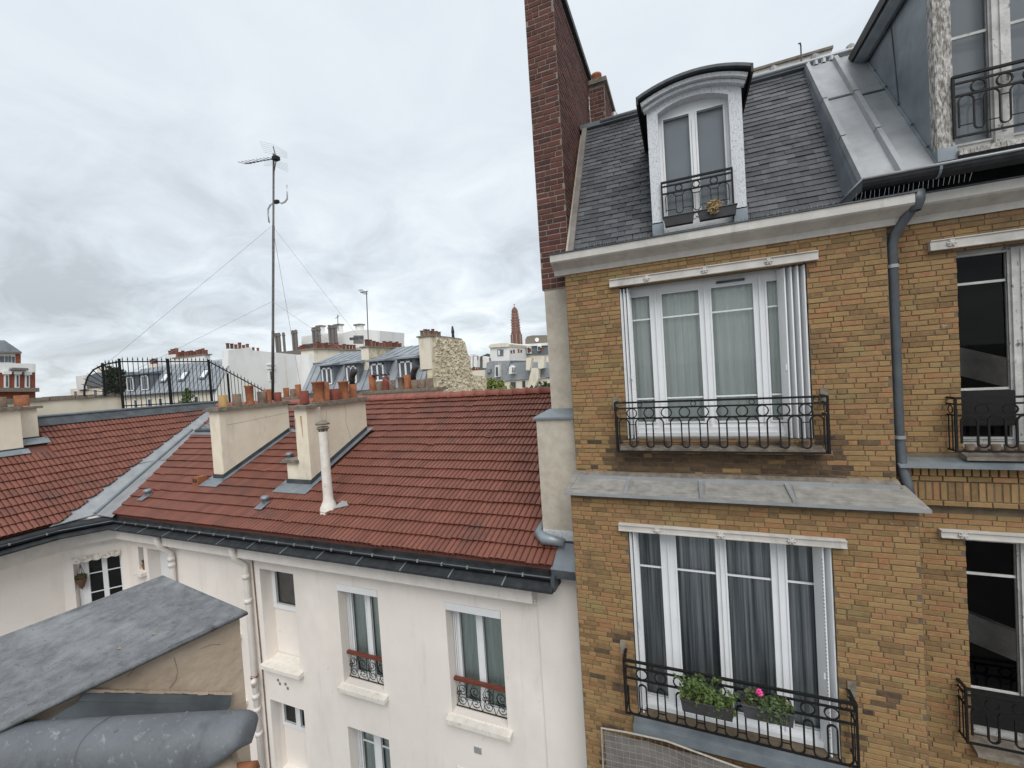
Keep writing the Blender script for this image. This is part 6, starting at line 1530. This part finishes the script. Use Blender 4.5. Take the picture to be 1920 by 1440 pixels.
# --- church tower far away, hill
TW = thing('church_tower', (-102.97, 260.00, 11.39), 'slender brown brick church tower with domed cap on the skyline', 'tower')
tx = -101.3
for (r0, r1, z0, z1, nm, mt) in ((3.6, 3.5, 0, 38.5, 'lower_shaft', 'tower'), (3.0, 2.7, 38.5, 47.5, 'middle_shaft', 'tower'), (2.45, 2.1, 47.5, 51.5, 'upper_shaft', 'tower')):
    b = MB(); b.lathe(tx, 260, [(r0, z0), (r1, z1), (0, z1)], 8); o = b.build(nm, mt, TW)
    if nm == 'lower_shaft':
        for k in range(8):
            a = R(k * 45 + 22.5); c = Vector((tx + 3.45 * math.cos(a), 260 + 3.45 * math.sin(a), 0)); MB().box(c.x - .35, c.x + .35, c.y - .3, c.y + .3, 20, 37).build('light_pilaster', 'tower_light', o)
    else:
        zz = z0 + .8
        while zz < z1 - .5:
            for k in range(8):
                a = R(k * 45 + 22.5); rr = (r0 + (r1 - r0) * (zz - z0) / (z1 - z0)) * .90; MB().box(tx + rr * math.cos(a) - .55, tx + rr * math.cos(a) + .55, 260 + rr * math.sin(a) - .2, 260 + rr * math.sin(a) + .2, zz, zz + .6).build('light_course', 'tower_light', o)
            zz += 1.7
MB().lathe(tx, 260, [(2.2, 51.5), (2.1, 52.6), (1.6, 53.8), (.7, 54.8), (.15, 55.2), (.12, 57.2), (0, 57.2)], 10).build('dome', 'tower', TW); MB().box(tx - .6, tx + .6, 259.9, 260.1, 56.4, 56.7).build('cross', 'tower', TW)
hl = MB(); vs = []
for i in range(41):
    x = -2600 + i * 90; h = 60 + 70 * math.exp(-((x + 1080) / 330) ** 2) + 14 * math.sin(i * 1.3) + 9 * math.sin(i * 2.9); vs += [(x, 2400, -5), (x, 2450, h), (x, 2900, -5)]
hl.add(vs, [(3 * i + j, 3 * i + 3 + j, 3 * i + 4 + j, 3 * i + 1 + j) for i in range(40) for j in range(2)]); hl.build('hill', 'hill', kind='structure')

# --- trees
def tree(name, label, base, h, blobs, mt, n, size, seed):
    t = thing(name, base, label, 'tree'); rd = random.Random(seed); x, y, z = base
    b = MB(); b.tube([(x, y, z), (x + .1, y, z + h * .4), (x - .05, y + .1, z + h * .75)], [h * .022, h * .016, h * .006], 7)
    tr_ = b.build('trunk', 'bark', t)
    for (bx, by_, bz, r_) in blobs: MB().tube([(x, y, z + h * .35), (bx, by_, bz)], [h * .008, h * .002], 5).build('limb', 'bark', tr_)
    lf = MB()
    for (bx, by_, bz, r_) in blobs:
        for _ in range(n // len(blobs) // 12):
            d = Vector((rd.gauss(0, 1), rd.gauss(0, 1), rd.gauss(0, 1))).normalized() * rd.random() ** .45
            leaves(lf, (bx + d.x * r_, by_ + d.y * r_, bz + d.z * r_), (r_ * .22, r_ * .22, r_ * .18), 12, size, rd)
    lf.build('crown', mt, t); return t
tree('leafy_tree', 'yellow green tree top beside the rubble gable', (-15.6, 36, 0), 11.2, [(-16.9, 36, 10.2, 1.0), (-15.9, 35.8, 10.3, .9), (-14.9, 36, 9.9, .9), (-14.0, 36, 9.6, .8), (-17.0, 36.2, 11.1, .55), (-16.0, 36, 10.9, .5)], 'leaf_yellow', 5000, .10, 41)
tree('leafy_tree', 'dark green tree top close beside the plaster chimney pier', (-11.9, 36, 0), 10.8, [(-12.7, 36, 10.0, .7), (-11.8, 36, 10.2, .8), (-11.0, 36, 10.3, .7)], 'leaf_far', 2500, .10, 42)
tree('leafy_tree', 'dense dark tree behind the curved end of the fence', (-66, 31, 0), 16.3, [(-66.6, 30.5, 15.0, 1.2), (-65.6, 31, 13.9, 1.5), (-67.2, 31, 13.3, 1.4), (-63.9, 31, 13.2, 1.3), (-66.0, 31, 12.4, 1.8), (-62.9, 31, 12.3, 1.0)], 'leaf_far', 8000, .16, 43)
cf = thing('conifer_tree', (-40.6, 23.6, 0), 'small green conifer top behind the fence pickets', 'tree')
MB().tube([(-40.6, 23.6, 0), (-40.6, 23.6, 12.5)], [.2, .03], 6).build('trunk', 'bark', cf)
lf = MB(); rd = random.Random(44)
for k in range(34):
    z = 9.6 + k * .085; L0 = 1.5 - k * .042
    for s in range(5):
        a = rd.uniform(0, 6.28); ti = Vector((math.cos(a), math.sin(a), .45)) * L0 * rd.uniform(.6, 1)
        for i in range(10):
            leaves(lf, Vector((-40.6, 23.6, z)) + ti * ((i + 1) / 10), (.07, .07, .05), 2, .06, rd)
lf.build('crown', 'leaf', cf)
